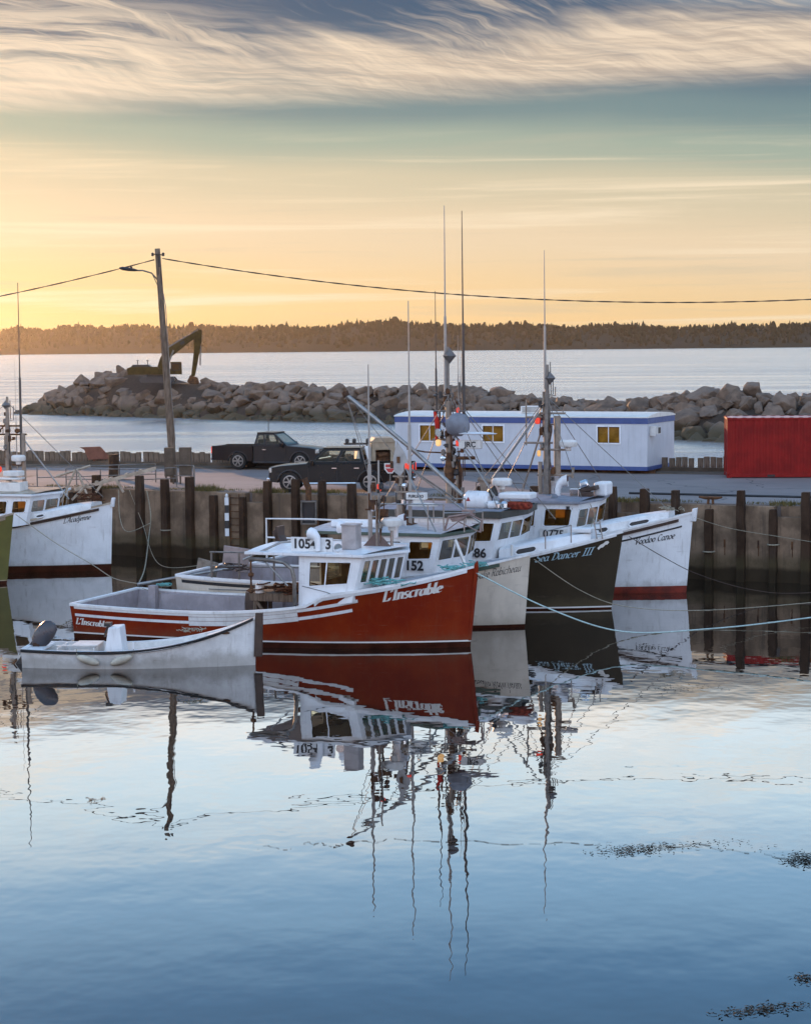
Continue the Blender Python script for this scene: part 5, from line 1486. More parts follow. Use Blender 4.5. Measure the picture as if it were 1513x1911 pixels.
MB().tube([(7.8, -1.9, 1.9), (8.6, -1.95, 1.75), (9.0, -1.95, 1.6)], .012, 6).build('hose', M_galv, rb_)
# oar-like pole lying from the stern corner across
MB().tube([(.1, 2.0, 1.25), (2.6, 4.3, 1.65)], .05, 8).build('outrigger_pole', M_alu, rb_)
# side coaming that joins house and hull
mb = MB(); mb.prism([(7.65, -1.93, 1.0), (7.65, -1.93, 1.28), (8.0, -1.93, 1.40), (8.25, -1.93, 1.2)], (0, 0, 0), (0, .06, 0)); mb.build('house_side_coaming', M_white, rb_)
# bulkhead lockers aft
MB().box((3.2, 2.02, .72), (4.4, .16, .5)).build('locker', M_inner, rb_)
MB().box((.75, 1.9, .8), (.25, .25, .9)).build('corner_post', M_inner, rb_)

# loose things on the red boat
def thing_at(root, name, loc, label, cat, rz=0.0, group=None):
    M_ = Matrix.Translation(root.location) @ Matrix.Rotation(root.rotation_euler.z, 4, 'Z')
    p = M_ @ Vector(loc); return tag(empty(name, p, root.rotation_euler.z + rz), label, cat, group)
tb = thing_at(rb_, 'sorting_table', (6.2, .55, .35), 'weathered wooden sorting table heaped with gear in the red boat', 'table')
mb = MB(); mb.box((0, 0, .92), (2.0, 1.3, .26)); mb.build('tabletop', M_wood, tb, bevel=.02)
for x in (-.85, .85):
    for y in (-.55, .55): MB().box((x, y, .4), (.1, .1, .8)).build('leg', M_wood, tb)
for x, a_ in ((-.55, -38), (.45, 38)): MB().box((x, -.56, .45), (.09, .06, 1.0), rot=Matrix.Rotation(R(a_), 3, 'Y')).build('brace', M_wood, tb)
def heap(name, root, loc, n, size, m, label, cat, seed=1, lay=(.5, .4, .2)):
    rr_ = random.Random(seed); o_ = thing_at(root, name, loc, label, cat); mb = MB()
    for i in range(n):
        c = Vector((rr_.gauss(0, lay[0]), rr_.gauss(0, lay[1]), abs(rr_.gauss(0, lay[2])))); a = rr_.uniform(0, 6.28); r0 = size * rr_.uniform(.6, 1.2)
        pts = [c + Vector((math.cos(a + k * .7) * r0, math.sin(a + k * .7) * r0, rr_.uniform(-.03, .03) + k * .01)) for k in range(rr_.randint(4, 9))]
        mb.tube(pts, size * .09, 5)
    b_ = mb.mesh(name, m, True, fix=False); bpy.data.objects.remove(o_)
    o2 = bpy.data.objects.new(name, b_); COL.objects.link(o2)
    M_ = Matrix.Translation(root.location) @ Matrix.Rotation(root.rotation_euler.z, 4, 'Z'); o2.location = M_ @ Vector(loc); o2.rotation_euler.z = root.rotation_euler.z
    return tag(o2, label, cat)
heap('tangled_gear', rb_, (6.5, .3, 1.42), 46, .28, M_trap, 'tangled brown ropes and gear heaped on the sorting table', 'fishing gear', 3, (.42, .3, .10))
mb = MB(); mb.lathe([(.13, 0), (.14, .2), (.11, .28), (.03, .33), (.03, .36)], 14); o = mb.build('plastic_jug', M_offw, auto=35)
M_ = Matrix.Translation(rb_.location) @ Matrix.Rotation(rb_.rotation_euler.z, 4, 'Z'); o.location = M_ @ Vector((5.55, -.1, 1.405)); tag(o, 'small white plastic jug standing on the sorting table', 'jug')
tb2 = thing_at(rb_, 'bait_barrel', (4.95, .9, .35), 'dark round barrel beside the sorting table in the red boat', 'barrel')
MB().lathe([(.3, 0), (.36, .3), (.37, .6), (.33, .95)], 18).build('barrel', M_dkbrown, tb2, auto=35)
for i, (x, y, n, la) in enumerate(((10.15, -1.05, 34, 'long coil of teal rope heaped on the red boat\'s side deck below its windshield'), (12.0, -.15, 14, 'small coil of teal rope at the tip of the red bow'))):
    z = h.sheer(x / L) + .06
    heap('rope_coil', rb_, (x, y if i else -1.15, z), n, .2, M_teal, la, 'rope', 10 + i, (.42 if i == 0 else .15, .16, .05))
heap('rope_coil', rb_, (1.0, 2.05, 1.2), 10, .16, M_teal, 'pale rope wound round the stern corner post of the red boat', 'rope', 21, (.1, .08, .04))
heap('rope_coil', rb_, (4.0, -1.5, .42), 10, .2, M_teal, 'teal rope coil on the cockpit floor of the red boat', 'rope', 22, (.2, .1, .03))

# ------------------------------------------------------------------ white skiff with outboard
ya = math.atan2(57.35 - 57.95, -4.27 + 10.92)
L2 = 6.65
sk = tag(empty('skiff', (-10.90, 57.97, 0), ya), 'small open white skiff with black gunwale in front of the red boat', 'skiff')
h2 = Hull(L2, 1.95, .52, .48, 1.38, p=2.4, rake=.05, fine=2.6, tr_w=.8)
hull_parts(h2, sk, M_white2, M_white2, M_white2, M_offw, M_white2, house_q=.8, deck_z=.12, boot=.02, line=.02, fore_m=M_offw)
strake(h2, sk, 'rub_rail', 0, .985, -.035, .045, M_black, .045)
MB().prism([(L2 - .08, 0, .25), (L2 - .02, 0, 1.5), (L2 + .19, 0, 1.5), (L2 + .15, 0, .25)], (0, -.07, 0), (0, .07, 0)).build('stem_post', M_dkbrown, sk, bevel=.01)
MB().prism([(2.25, -.32, .15), (2.85, -.32, .15), (2.75, -.32, 1.12), (2.42, -.32, 1.1)], (0, 0, 0), (0, .7, 0)).build('console', M_white, sk, bevel=.03)
mb = MB(); mb.lathe([(.16, -.02), (.18, 0), (.16, .02)], 14, 0, (2.3, 0, .95), Matrix.Rotation(R(-70), 3, 'Y')); mb.box((2.35, .0, 1.16), (.18, .3, .1)); mb.build('steering_wheel', M_black, sk)
mb = MB(); mb.box((1.75, 0, .60), (.75, .9, .04)); mb.box((1.0, -.5, .40), (.04, .04, .4)); mb.box((1.55, -.55, .62), (1.2, .04, .04)); mb.box((1.75, -.45, .34), (.6, .04, .3)); mb.box((1.0, 0, .36), (.04, 1.2, .38)); mb.box((2.05, 0, .36), (.04, 1.2, .38)); mb.build('seat_locker', M_offw, sk, bevel=.01)
MB().box((.35, 0, .5), (.5, 1.3, .05)).build('stern_bench', M_white, sk, bevel=.01)
MB().tube([(3.2, -.55, .4), (3.2, -.6, .72)], .03, 6).build('thole_pin', M_white, sk)
MB().lathe([(.03, 0), (.05, .02), (.03, .03)], 10, 0, h2.pt(.875, .98, -1, .01), Matrix.Rotation(R(90), 3, 'X') @ Matrix.Diagonal((3.0, .8, 1))).build('hawse_hole', M_rust, sk)
om = tag(empty('outboard_motor', (sk.matrix_basis @ Vector((.16, 0, .50)))[:], ya), 'black outboard motor tilted up on the stern of the white skiff', 'outboard motor')
mb = MB(); rt = Matrix.Rotation(R(38), 3, 'Y')
mb.lathe([(.10, -.12), (.18, .0), (.22, .18), (.22, .44), (.18, .64), (.07, .74)], 18, 0, (.12, 0, .12), rt @ Matrix.Diagonal((1.25, .85, 1))); mb.build('cowling', mat('outboard_dark_grey', (.05, .05, .06), .3, var=.1), om, auto=40)
mb = MB(); mb.prism([rt @ Vector(p) for p in ((-.12, 0, 0), (.12, 0, 0), (.06, 0, -.40), (.12, 0, -.92), (-.10, 0, -1.0), (-.12, 0, -.40))], (0.05, -.06, .1), (.05, .06, .1)); mb.build('leg', M_black, om, bevel=.02)
mb = MB(); c = rt @ Vector((-.16, 0, -.92)) + Vector((.05, 0, .1))
for k in range(3):
    rk = rt @ Matrix.Rotation(R(120 * k), 3, 'X'); mb.box(c + rk @ Vector((0, .0, .11)), (.03, .12, .18), rot=rk @ Matrix.Rotation(R(25), 3, 'Z'))
mb.build('propeller', M_rust, om)
mb = MB(); mb.box((.1, 0, -.02), (.18, .3, .3)); mb.build('bracket', M_rust, om)
for i, (px_, lab, tl) in enumerate(((2.0, 'cream fender tilted down to the right, nearer the skiff stern', 18), (2.95, 'cream fender tilted up to the right, near the middle of the skiff', -20))):
    fo_ = empty('boat_fender', sk.matrix_basis @ Vector((px_, -h2.half(px_ / L2, .3) - .12, .28)), ya); tag(fo_, lab, 'fender', 'fenders hanging on the skiff side')
    rt = Matrix.Rotation(R(90 + tl), 3, 'Y')
    MB().lathe([(.02, -.33), (.07, -.28), (.11, -.15), (.12, 0), (.11, .15), (.07, .28), (.02, .33)], 14, 0, (0, 0, 0), rt).build('bladder', mat('grimy_cream_vinyl', (.55, .50, .40), .55, var=.2) if i == 0 else MATS['grimy_cream_vinyl'], fo_, smooth=True)
    e = rt @ Vector((0, 0, -.33 if i == 0 else .33)); MB().tube([e, Vector((e.x * 1.1, .1, .30))], .012, 5).build('lanyard', M_rope, fo_)
heap('rope_coil', sk, (4.9, -.3, .98), 14, .12, M_rope, 'small heap of weathered rope and chain on the skiff foredeck', 'rope', 31, (.18, .08, .03))

# ------------------------------------------------------------------ cream boat
L = 11.6
cb = boat('cream-hulled lobster boat with script name and number 152, second from the front', (3.98, 64.55), -21, L)
h = Hull(L, 4.6, 1.55, 1.45, 2.36, p=2.2, rake=.2, fine=3.2, tr_w=.93)
hull_parts(h, cb, M_cream, M_boot, M_cream, M_inner, M_white2, house_q=.58, deck_z=.6, boot=.10, line=.0301)
strake(h, cb, 'boot_stripe', .02, .992, .0, .01, M_dkbrown, .004) if False else None
strake(h, cb, 'rub_rail', .60, .93, .06, .16, M_greentrim, .045)
strake(h, cb, 'stripe', .02, .5, .0, .07, M_white, .02); strake(h, cb, 'stripe', .02, .5, .12, .22, M_black, .015)
hull_text(h, cb, 'Rosalie Robicheau', 9.95, 11.36, 1.58, 1.83, .25, M_letterb, pen=.10, hair=.055, slant=.35, ang=35)
wheelhouse(cb, 6.5, 8.9, 1.9, 1.35, 3.02, rake=.30, vee=.4, side_w=[(.25, .50, .52, .90), (.62, .50, .93, .90)], front_n=(2, 2), front_v=(.45, .93), aft=1.9, trim=M_greentrim, roof_m=mat('pale_grey_roof', (.45, .45, .47), .55), fascia=.10, zb_f=1.6)
nbc = cb
sign_text('number', '152', .42, M_letterb, cb, (8.35, -1.925, 2.08), (1, 0, 0), (0, .04, 1), bold=.014)
# aft gallows and rails of the cream boat
for x in (1.35, 2.35, 3.6):
    MB().tube([(x, -2.2, 1.3), (x, -2.2, 2.38)], .035, 6).build('stanchion', M_galv, cb)
for z in (1.9, 2.36): MB().tube([(1.3, -2.2, z), (5.6, -2.2, z + .06)], .03, 6).build('rail', M_galv, cb)
for z in (1.28, 1.42, 1.56, 1.7): MB().tube([(1.3, -2.32, z - .55), (3.4, -2.33, z - .55)], .02, 6).build('slat', M_galv, cb)
MB().tube([(1.35, 2.1, 1.5), (1.35, 2.1, 3.1), (3.0, 2.1, 3.12), (5.3, 2.1, 3.08)], .035, 6).build('rail', M_white2, cb)
MB().tube([(1.35, 2.1, 2.45), (5.3, 2.1, 2.4)], .03, 6).build('rail', M_white2, cb)
MB().tube([(3.3, 2.1, 1.5), (3.3, 2.1, 3.1)], .03, 6).build('stanchion', M_rust, cb)
MB().box((.6, 1.2, 1.75), (1.0, .05, .85), rot=Matrix.Rotation(R(6), 3, 'Y')).build('stern_panel', mat('brownish_panel', (.34, .27, .25), .6, var=.2), cb, bevel=.03)
MB().box((-.1, .3, 1.35), (.8, .05, .9), rot=Matrix.Rotation(R(12), 3, 'Y')).build('stern_ramp', mat('grimy_panel', (.25, .21, .17), .6, var=.3), cb, bevel=.05)
heap('hanging_ropes', cb, (2.0, -2.28, 1.75), 6, .3, M_dkbrown, 'dark ropes looped over the after rail of the cream boat', 'rope', 41, (.25, .03, .12))
# mast with boom
MB().tube([(7.2, 0, 3.0), (7.2, 0, 4.5), (7.22, 0, 5.35)], .11, 12, rs=[.16, .13, .10]).build('mast', M_tan, cb)
mb = MB()
mb.prism([(6.6, 0, 3.1), (7.1, 0, 3.35), (7.3, 0, 3.35), (8.0, 0, 3.1)], (0, -.3, 0), (0, .3, 0)); mb.build('mast_step', M_rust, cb, bevel=.03)
antenna(cb, (7.5, 0, 3.2), 10.5, .055)
MB().tube([(5.2, .2, 7.45), (6.1, .25, 6.75), (7.6, .35, 5.55), (9.2, .3, 4.2)], .07, 10).build('boom', M_alu, cb)
MB().tube([(5.22, .2, 7.4), (5.15, .2, 7.55)], .12, 8).build('boom_block', M_rust, cb)
stay(cb, (5.2, .2, 7.4), (6.3, .5, 3.2), .012); stay(cb, (5.3, .2, 7.4), (7.2, 0, 5.2), .010); stay(cb, (5.2, .2, 7.4), (6.2, -.3, 5.2), .010)
mb = MB(); mb.prism([(6.95, -.1, 5.3), (7.1, -.1, 5.95), (7.35, -.1, 5.6), (7.5, -.1, 5.2), (7.2, -.1, 4.8), (7.0, -.1, 4.95)], (0, -.02, 0), (0, .02, 0)); mb.build('furled_flag', mat('grey_cloth', (.42, .40, .38), .9), cb)
stay(cb, (7.3, 0, 5.2), (9.0, -1.6, 3.1), .03, M_alu); stay(cb, (7.3, 0, 5.2), (9.6, .9, 3.25), .03, M_alu); stay(cb, (7.3, 0, 5.2), (8.9, .6, 4.0), .03)
lamp(cb, (7.42, -.05, 5.12), s_=.09); lamp(cb, (7.3, -.1, 3.95), M_chrome, .1); flood(cb, (7.35, -.1, 4.5), R(0), .1)
mb = MB(); mb.box((7.85, -.3, 4.18), (.65, .3, .22)); mb.box((7.9, -.3, 4.0), (.3, .2, .2)); mb.build('radar_scanner', M_offw, cb, bevel=.02)
sign_text('lettering', 'FURUNO', .13, M_letterb, cb, (7.88, -.458, 4.18), (1, 0, 0), (0, 0, 1), bold=.003)
mb = MB(); mb.lathe([(.05, -.06), (.5, -.02), (.52, .02), (.35, .06), (.05, .07)], 20, 0, (8.1, -.4, 3.9), Matrix.Diagonal((1, .6, 1))); mb.build('scanner_bar', M_offw, cb)
mb = MB(); mb.box((7.5, -.2, 4.3), (.9, .05, .05)); mb.box((7.2, -.12, 4.8), (.5, .05, .05)); mb.build('mast_arm', M_tan, cb)
rails(cb, [(6.7, -1.4, 3.15), (7.6, -1.4, 3.15), (8.6, -1.3, 3.15), (9.1, -1.2, 3.15)], .85, mid=True)
rails(cb, [(6.7, 1.4, 3.15), (7.8, 1.4, 3.15), (9.0, 1.2, 3.15)], .85, mid=False)
mb = MB(); Q_ = [(9.15, -1.3, 3.13), (9.3, -1.3, 3.62), (9.95, -1.2, 3.72), (10.3, -1.0, 3.5), (10.25, -1.0, 3.12)]
for a_, b_ in zip(Q_[:-1], Q_[1:]): mb.tube([a_, b_], .035, 6)
mb.tube([Q_[1], Q_[4]], .02, 6); mb.tube([Q_[2], Q_[0]], .02, 6); mb.prism([(9.32, -1.28, 3.60), (9.9, -1.18, 3.69), (9.75, -1.2, 3.5), (9.4, -1.25, 3.45)], (0, 0, 0), (0, .04, 0)); mb.box((9.8, -.8, 3.72), (.35, .3, .18)); mb.build('instrument_frame', mat('brownish_plate', (.30, .22, .2), .6), cb)
rails(cb, [(9.15, -1.35, 3.12), (9.75, -1.1, 3.12), (10.2, -.6, 3.12)], .62, mid=False)
mb = MB(); mb.box((6.0, -.9, 3.3), (1.6, .7, .22)); mb.build('raft_tray', M_white, cb, bevel=.05)
MB().tube([(9.75, -1.95, 2.95), (10.25, -2.05, 1.85)], .055, 4).build('ladder_plank', M_offw, cb)
heap('rope_coil', cb, (10.35, -1.55, 2.1), 16, .15, M_teal, 'teal rope heaped on the cream boat side deck by the leaning plank', 'rope', 42, (.22, .1, .04))

# ------------------------------------------------------------------ dark boat
L = 13.2
db = boat('dark-hulled lobster boat Sea Dancer III with crowded mast, behind the cream boat', (7.42, 68.85), -21, L)
h = Hull(L, 4.9, 1.35, 1.25, 2.66, p=1.9, rake=.42, fine=3.0, tr_w=.93)
hull_parts(h, db, M_dkgreen, M_boot, M_letterw, M_inner, M_white2, house_q=.6, deck_z=.6, boot=.05, line=.05)
strake(h, db, 'rub_rail', .5, .985, .0, .09, M_white, .05)
hull_text(h, db, 'Sea Dancer III', 10.55, 12.32, 1.68, 1.90, .25, M_letterblue, pen=.16, hair=.06, slant=.4, ang=30)
# white fish emblem beside the name
mb = MB(); quad = [(0, .02), (.10, .10), (.2, .12), (.28, .17), (.36, .16), (.40, .10), (.34, .05), (.28, .06), (.2, .0), (.12, .0), (.05, -.05)]
vs = []
for x, y in quad:
    q = .9455 + x * .85 / L; z = h.sheer(q) - .36 + y * 1.1
    vs.append(h.pt(q, z, -1) + h.normal(min(q, .985), z, -1) * .012)
mb.add(vs, [tuple(range(len(vs)))]); mb.build('fish_emblem', M_letterw, db)
wheelhouse(db, 6.3, 9.1, 2.0, 1.5, 3.18, rake=.32, vee=.25, side_w=[(.12, .45, .34, .88), (.67, .45, .95, .90)], front_n=(2, 1), front_v=(.46, .90), aft=1.4, trim=mat('charcoal_fascia', (.05, .052, .045), .5), roof_m=M_roofgrey, fascia=.24, zb_f=1.75, rad=.06)
sign_text('number', '686', .44, M_letterb, db, (8.62, -2.03, 1.98), (1, 0, 0), (0, .05, 1), bold=.01)
def trunk(root, h, x0, x1, w0, w1, hz, m, ports=(), z0off=-.08):
    mb = MB(); n = 10; rings = []
    for i in range(n + 1):
        u = i / n; x = x0 + (x1 - x0) * u; w_ = (w0 + (w1 - w0) * u ** 1.6); zb = h.sheer(x / h.L) + z0off; zt = zb + hz * (1 - .35 * u ** 3) - z0off * .5
        rings.append([(x, -w_, zb), (x, -w_ * .97, zt - .07), (x, -w_ * .9, zt), (x, 0, zt + .06), (x, w_ * .9, zt), (x, w_ * .97, zt - .07), (x, w_, zb)])
    mb.v = [p for r_ in rings for p in r_]
    for i in range(n):
        for k in range(6): mb.f.append([i * 7 + k, (i + 1) * 7 + k, (i + 1) * 7 + k + 1, i * 7 + k + 1]); mb.m.append(0)
    mb.f += [[k for k in range(7)], [n * 7 + k for k in range(7)]]; mb.m += [0, 0]
    tk = mb.build('trunk_cabin', m, root, auto=40)
    for xa, xb in ports:
        pts = []
        ua, ub = (xa - x0) / (x1 - x0), (xb - x0) / (x1 - x0)
        def wp(x, f):
            u = (x - x0) / (x1 - x0); w_ = (w0 + (w1 - w0) * u ** 1.6); zb = h.sheer(x / h.L) + z0off; zt = zb + hz * (1 - .35 * u ** 3) - z0off * .5
            return Vector((x, -w_ * (1 - .03 * f), zb + (zt - .07 - zb) * f))
        P = [wp(xa, .32), wp(xb, .32), wp(xb, .86), wp(xa, .86)]; P = [q_ + pnormal(P) * .03 for q_ in P]
        mbp = window_mesh(P, (0, 0, 1, 1), .03, .14, .02)
        mbp.build('port_window', [M_white, M_rubber, M_black], tk)
    return tk
trunk(db, h, 9.3, 12.2, 1.75, .55, .44, M_white, [(9.85, 10.55)])
MB().box((11.9, -.45, 2.72), (.7, .5, .16)).build('hatch', M_white, db, bevel=.04)
rails(db, [(10.9, -1.55, 2.15), (11.7, -1.2, 2.35)], .6, mid=False)
MB().tube([(12.45, -.65, 2.45), (12.35, -.7, 3.1)], .022, 6).build('ladder_rail', M_alu, db); MB().tube([(12.62, -.55, 2.45), (12.52, -.6, 3.1)], .022, 6).build('ladder_rail', M_alu, db)
for k in range(3): MB().tube([(12.42 - .03 * k, -.67, 2.6 + .18 * k), (12.59 - .03 * k, -.57, 2.6 + .18 * k)], .016, 5).build('ladder_rung', M_alu, db)
MB().tube([(9.85, -2.0, 2.3), (9.85, -2.0, 1.75)], .05, 8).build('davit', M_offw, db)
# mast
mz = MB(); mz.tube([(6.95, 0, 3.4), (6.93, 0, 5.2), (6.9, 0, 7.1)], .12, 10, rs=[.16, .13, .10]); mz.tube([(7.22, 0, 3.4), (7.25, 0, 4.9), (7.1, 0, 5.1), (7.0, 0, 5.15)], .07, 8); mz.build('mast', M_tan, db)
MB().tube([(6.9, .0, 7.0), (6.9, 0, 8.0), (6.9, 0, 9.0)], .045, 8).build('topmast', M_galv, db)
antenna(db, (6.78, .05, 6.9), 13.9, .05, M_fg); antenna(db, (7.45, .05, 6.6), 13.7, .05, M_dkfg); antenna(db, (6.42, .1, 6.0), 10.95, .038, M_dkfg)
antenna(db, (7.2, .2, 6.9), 9.4, .02, M_fg); antenna(db, (7.25, .3, 7.2), 9.0, .016, M_fg)
diamond(db, (6.95, 0, 8.68), .25)
mb = MB()
for z, a, b in ((6.75, 6.35, 7.5), (5.75, 6.3, 7.1), (5.55, 6.7, 7.6), (6.95, 6.7, 7.15), (7.35, 6.75, 7.1), (4.35, 6.8, 7.35)): mb.tube([(a, 0, z), (b, 0, z)], .035, 6)
for x, a, b in ((6.4, 5.75, 6.8), (7.42, 6.0, 7.0), (7.3, 6.1, 6.8), (6.55, 5.8, 6.7)): mb.tube([(x, .05, a), (x, .05, b)], .03, 6)
mb.tube([(6.95, 0, 7.2), (7.2, 0, 6.7), (7.6, -.2, 6.2)], .025, 6); mb.tube([(6.3, 0, 7.5), (6.6, 0, 7.3), (6.9, 0, 7.5)], .015, 5)
mb.lathe([(.02, 0), (.09, .05), (.02, .1)], 8, 0, (6.4, .0, 7.25)); mb.tube([(7.25, .2, 7.4), (7.25, .2, 7.75)], .05, 6)
mb.build('mast_crossbar', M_galv, db)
mb = MB(); mb.tube([(6.4, -.04, 6.72), (6.5, -.05, 6.35), (6.52, -.05, 6.0), (6.44, -.05, 5.75)], .07, 6, rs=[.05, .1, .07, .03]); mb.build('red_flag', mat('red_cloth', (.55, .03, .02), .8), db)
lamp(db, (7.28, -.1, 6.75), s_=.05); lamp(db, (7.3, -.1, 5.62), s_=.1); lamp(db, (6.55, -.1, 5.62), mat('amber_lamp', (.8, .5, .2), .3, emit=(1, .55, .2), estr=.8), .1); flood(db, (6.6, -.15, 6.0), R(-120), .16)
mb = MB(); mb.lathe([(.05, -.42), (.26, -.34), (.40, -.1), (.42, .1), (.30, .36), (.06, .44)], 18, 0, (7.3, -.25, 6.28), Matrix.Rotation(R(80), 3, 'Y')); mb.build('covered_searchlight', mat('grey_canvas', (.22, .23, .26), .7), db, auto=50)
mb = MB(); mb.box((7.82, -.3, 5.60), (.80, .34, .30)); mb.build('radar_scanner', M_offw, db, bevel=.04)
sign_text('lettering', 'JRC', .26, M_letterb, db, (7.86, -.482, 5.60), (1, 0, 0), (0, 0, 1), bold=.008)
mb = MB(); mb.lathe([(.03, -.04), (.6, -.02), (.66, .01), (.4, .05), (.03, .06)], 24, 0, (8.1, -.4, 5.98), Matrix.Diagonal((1.1, .5, 1))); mb.build('scanner_bar', M_white, db)
flood(db, (6.72, -.1, 5.1), R(180), .12); mb = MB(); mb.tube([(6.9, -.1, 5.1), (7.9, -.1, 5.12)], .06, 8); mb.tube([(5.3, .1, 5.4), (6.0, .05, 5.3), (6.9, 0, 5.28)], .03, 6); mb.tube([(7.2, -.05, 5.1), (7.35, -.05, 4.7), (7.3, -.05, 3.4)], .07, 8); mb.build('mast_arm', M_rust, db)
MB().tube([(6.95, -.08, 5.3), (6.95, -.1, 4.6), (6.98, -.1, 4.2)], .16, 8, rs=[.10, .19, .13]).build('mast_cover', M_rust, db)
for p_ in ((9.3, -1.7, 3.4), (9.4, 1.3, 3.4), (4.9, -1.7, 3.4), (4.9, 1.7, 3.4), (10.7, .3, 3.0)): stay(db, (7.0, 0, 7.4), p_, .016)
stay(db, (7.1, -.1, 6.0), (9.4, -1.5, 3.45), .03, M_alu); stay(db, (7.1, -.1, 6.0), (9.0, .8, 3.45), .018); stay(db, (9.7, 1.6, 6.6), (7.6, 1.2, 3.6), .03, M_alu)
tank(db, (8.35, -1.15, 3.72), .33, .95, R(0), M_white, 'life_raft_canister'); 
mb = MB(); mb.prism([(7.845, -1.15 - .07, 3.74), (7.845, -1.15 + .07, 3.74), (7.845, -1.15, 3.86)], (-.03, 0, 0), (-.01, 0, 0)); 
mb2 = MB(); mb2.prism([(8.05, -1.49, 3.72), (8.2, -1.49, 3.72), (8.125, -1.49, 3.86)], (0, 0, 0), (0, .008, 0)); mb2.build('raft_emblem', mat('emblem_red', (.4, .03, .03), .5), db)
MB().box((8.35, -1.15, 3.45), (.7, .5, .06)).build('raft_cradle', M_galv, db)
tank(db, (9.0, -1.4, 3.6), .14, .4, R(20), M_white, 'gas_float')
radar(db, (9.05, -.6, 4.2), r_=.36); MB().tube([(9.05, -.6, 3.4), (9.05, -.6, 4.1)], .07, 8).build('radar_post', M_alu, db)
mb = MB(); mb.tube([(7.85, .4, 4.35), (8.7, .4, 4.2)], .09, 8); mb.prism([(7.9, .4, 4.35), (8.2, .4, 4.3), (8.1, .4, 3.6), (8.0, .4, 3.6)], (0, -.05, 0), (0, .05, 0)); mb.build('boom_crutch', M_tan, db)
mb = MB(); mb.tube([(8.75, -1.0, 3.4), (8.72, -1.0, 3.8), (8.8, -1.0, 4.0), (8.95, -1.0, 4.05)], .1, 10, rs=[.1, .11, .15, .2]); mb.build('black_vent', M_black, db, auto=40)
mb = MB(); mb.box((10.0 - .35, -.7, 3.98 - .1), (1.15, .8, .22)); mb.build('storage_box', M_white, db, bevel=.06)
mb = MB(); mb.box((9.75, -.9, 3.55), (.9, .5, .26)); mb.build('net_pile', mat('red_net', (.30, .05, .03), .9, var=.4, scale=8, bump=.8), db, bevel=.1)
mb = MB(); mb.lathe([(.05, 0), (.15, .08), (.16, .22), (.08, .3)], 12, 0, (9.35, -1.3, 3.43)); mb.lathe([(.05, 0), (.12, .08), (.12, .2), (.05, .25)], 12, 0, (9.15, -1.4, 3.43)); mb.build('spotlight', M_chrome, db, auto=40)
rails(db, [(7.6, .9, 3.45), (8.6, .9, 3.45), (9.4, .7, 3.45)], .75)
cowl(db, (7.6, .2, 3.4), R(160), .6, M_tan)

# ------------------------------------------------------------------ white boat Voodoo Canoe
L = 13.0
vb = boat('white lobster boat Voodoo Canoe with black stripes, closest to the wharf wall on the right', (10.42, 73.2), -21, L)
h = Hull(L, 4.8, 1.4, 1.3, 2.93, p=1.5, rake=.25, fine=3.1, tr_w=.93)
hull_parts(h, vb, M_white, M_bootred, M_bootred, M_inner, M_white2, house_q=.6, deck_z=.6, boot=.22, line=.03)
strake(h, vb, 'rub_rail', .5, .965, .10, .20, M_dkbrown, .05); strake(h, vb, 'stripe', .5, .975, .38, .44, M_black, .012)
MB().prism([(L - .1, 0, 2.6), (L - .02, 0, 3.06), (L + .16, 0, 3.1), (L + .1, 0, 2.6)], (0, -.07, 0), (0, .07, 0)).build('stem_head', M_white, vb, bevel=.02)
hull_text(h, vb, 'Voodoo Canoe', 11.15, 12.45, 1.80, 2.0, .235, M_letterb, pen=.15, hair=.07, slant=.3, ang=35)
wheelhouse(vb, 6.4, 8.95, 2.0, 1.5, 3.30, rake=.30, vee=.25, side_w=[(.2, .50, .44, .88), (.56, .50, .93, .90)], front_n=(2, 1), front_v=(.46, .88), aft=1.5, roof_m=M_roofgrey, trim=M_roofgrey, fascia=.09, zb_f=1.7, rad=.1)
nbv = MB().box((8.35, -2.06, 2.2), (1.05, .03, .4)).build('number_board', M_offw, vb)
sign_text('number', '0775', .40, M_letterb, nbv, (8.35, -2.082, 2.2), (1, 0, 0), (0, 0, 1), bold=.006)
trunk(vb, h, 9.1, 12.2, 1.8, .5, .42, M_white2, [(9.5, 10.25), (10.9, 11.6)])
MB().box((8.85, -1.93, 3.15), (.12, .05, .12)).build('side_light', M_black, vb)
heap('rope_coil', vb, (12.2, -.1, 2.98), 16, .14, M_rope, 'pale rope heaped on the white bow of the boat by the wall', 'rope', 51, (.25, .1, .05))
MB().tube([(7.48, 0, 3.4), (7.48, 0, 6.0), (7.5, 0, 8.3)], .10, 10, rs=[.15, .12, .06]).build('mast', M_galv, vb); MB().tube([(7.22, 0, 3.4), (7.22, 0, 4.7)], .08, 8).build('exhaust_pipe', M_tan, vb)
antenna(vb, (7.42, 0, 7.4), 12.5, .045, M_fg); diamond(vb, (7.6, 0, 7.8), .22); MB().tube([(7.65, 0, 7.2), (7.62, 0, 8.4)], .02, 6).build('topmast', M_galv, vb)
mb = MB()
for z, a, b in ((6.5, 7.2, 8.2), (5.15, 7.2, 8.4), (5.4, 6.6, 7.7), (4.2, 7.1, 8.5), (6.35, 6.7, 7.3)): mb.tube([(a, 0, z), (b, 0, z)], .045, 6)
mb.tube([(7.85, .1, 4.2), (7.85, .1, 6.4)], .13, 8); mb.tube([(6.68, 0, 5.3), (6.68, 0, 7.0)], .03, 6); mb.tube([(8.45, 0, 4.1), (8.5, 0, 4.5)], .05, 6); mb.tube([(7.35, .1, 5.6), (7.35, .1, 7.3)], .07, 6)
mb.build('mast_crossbar', M_tan, vb)
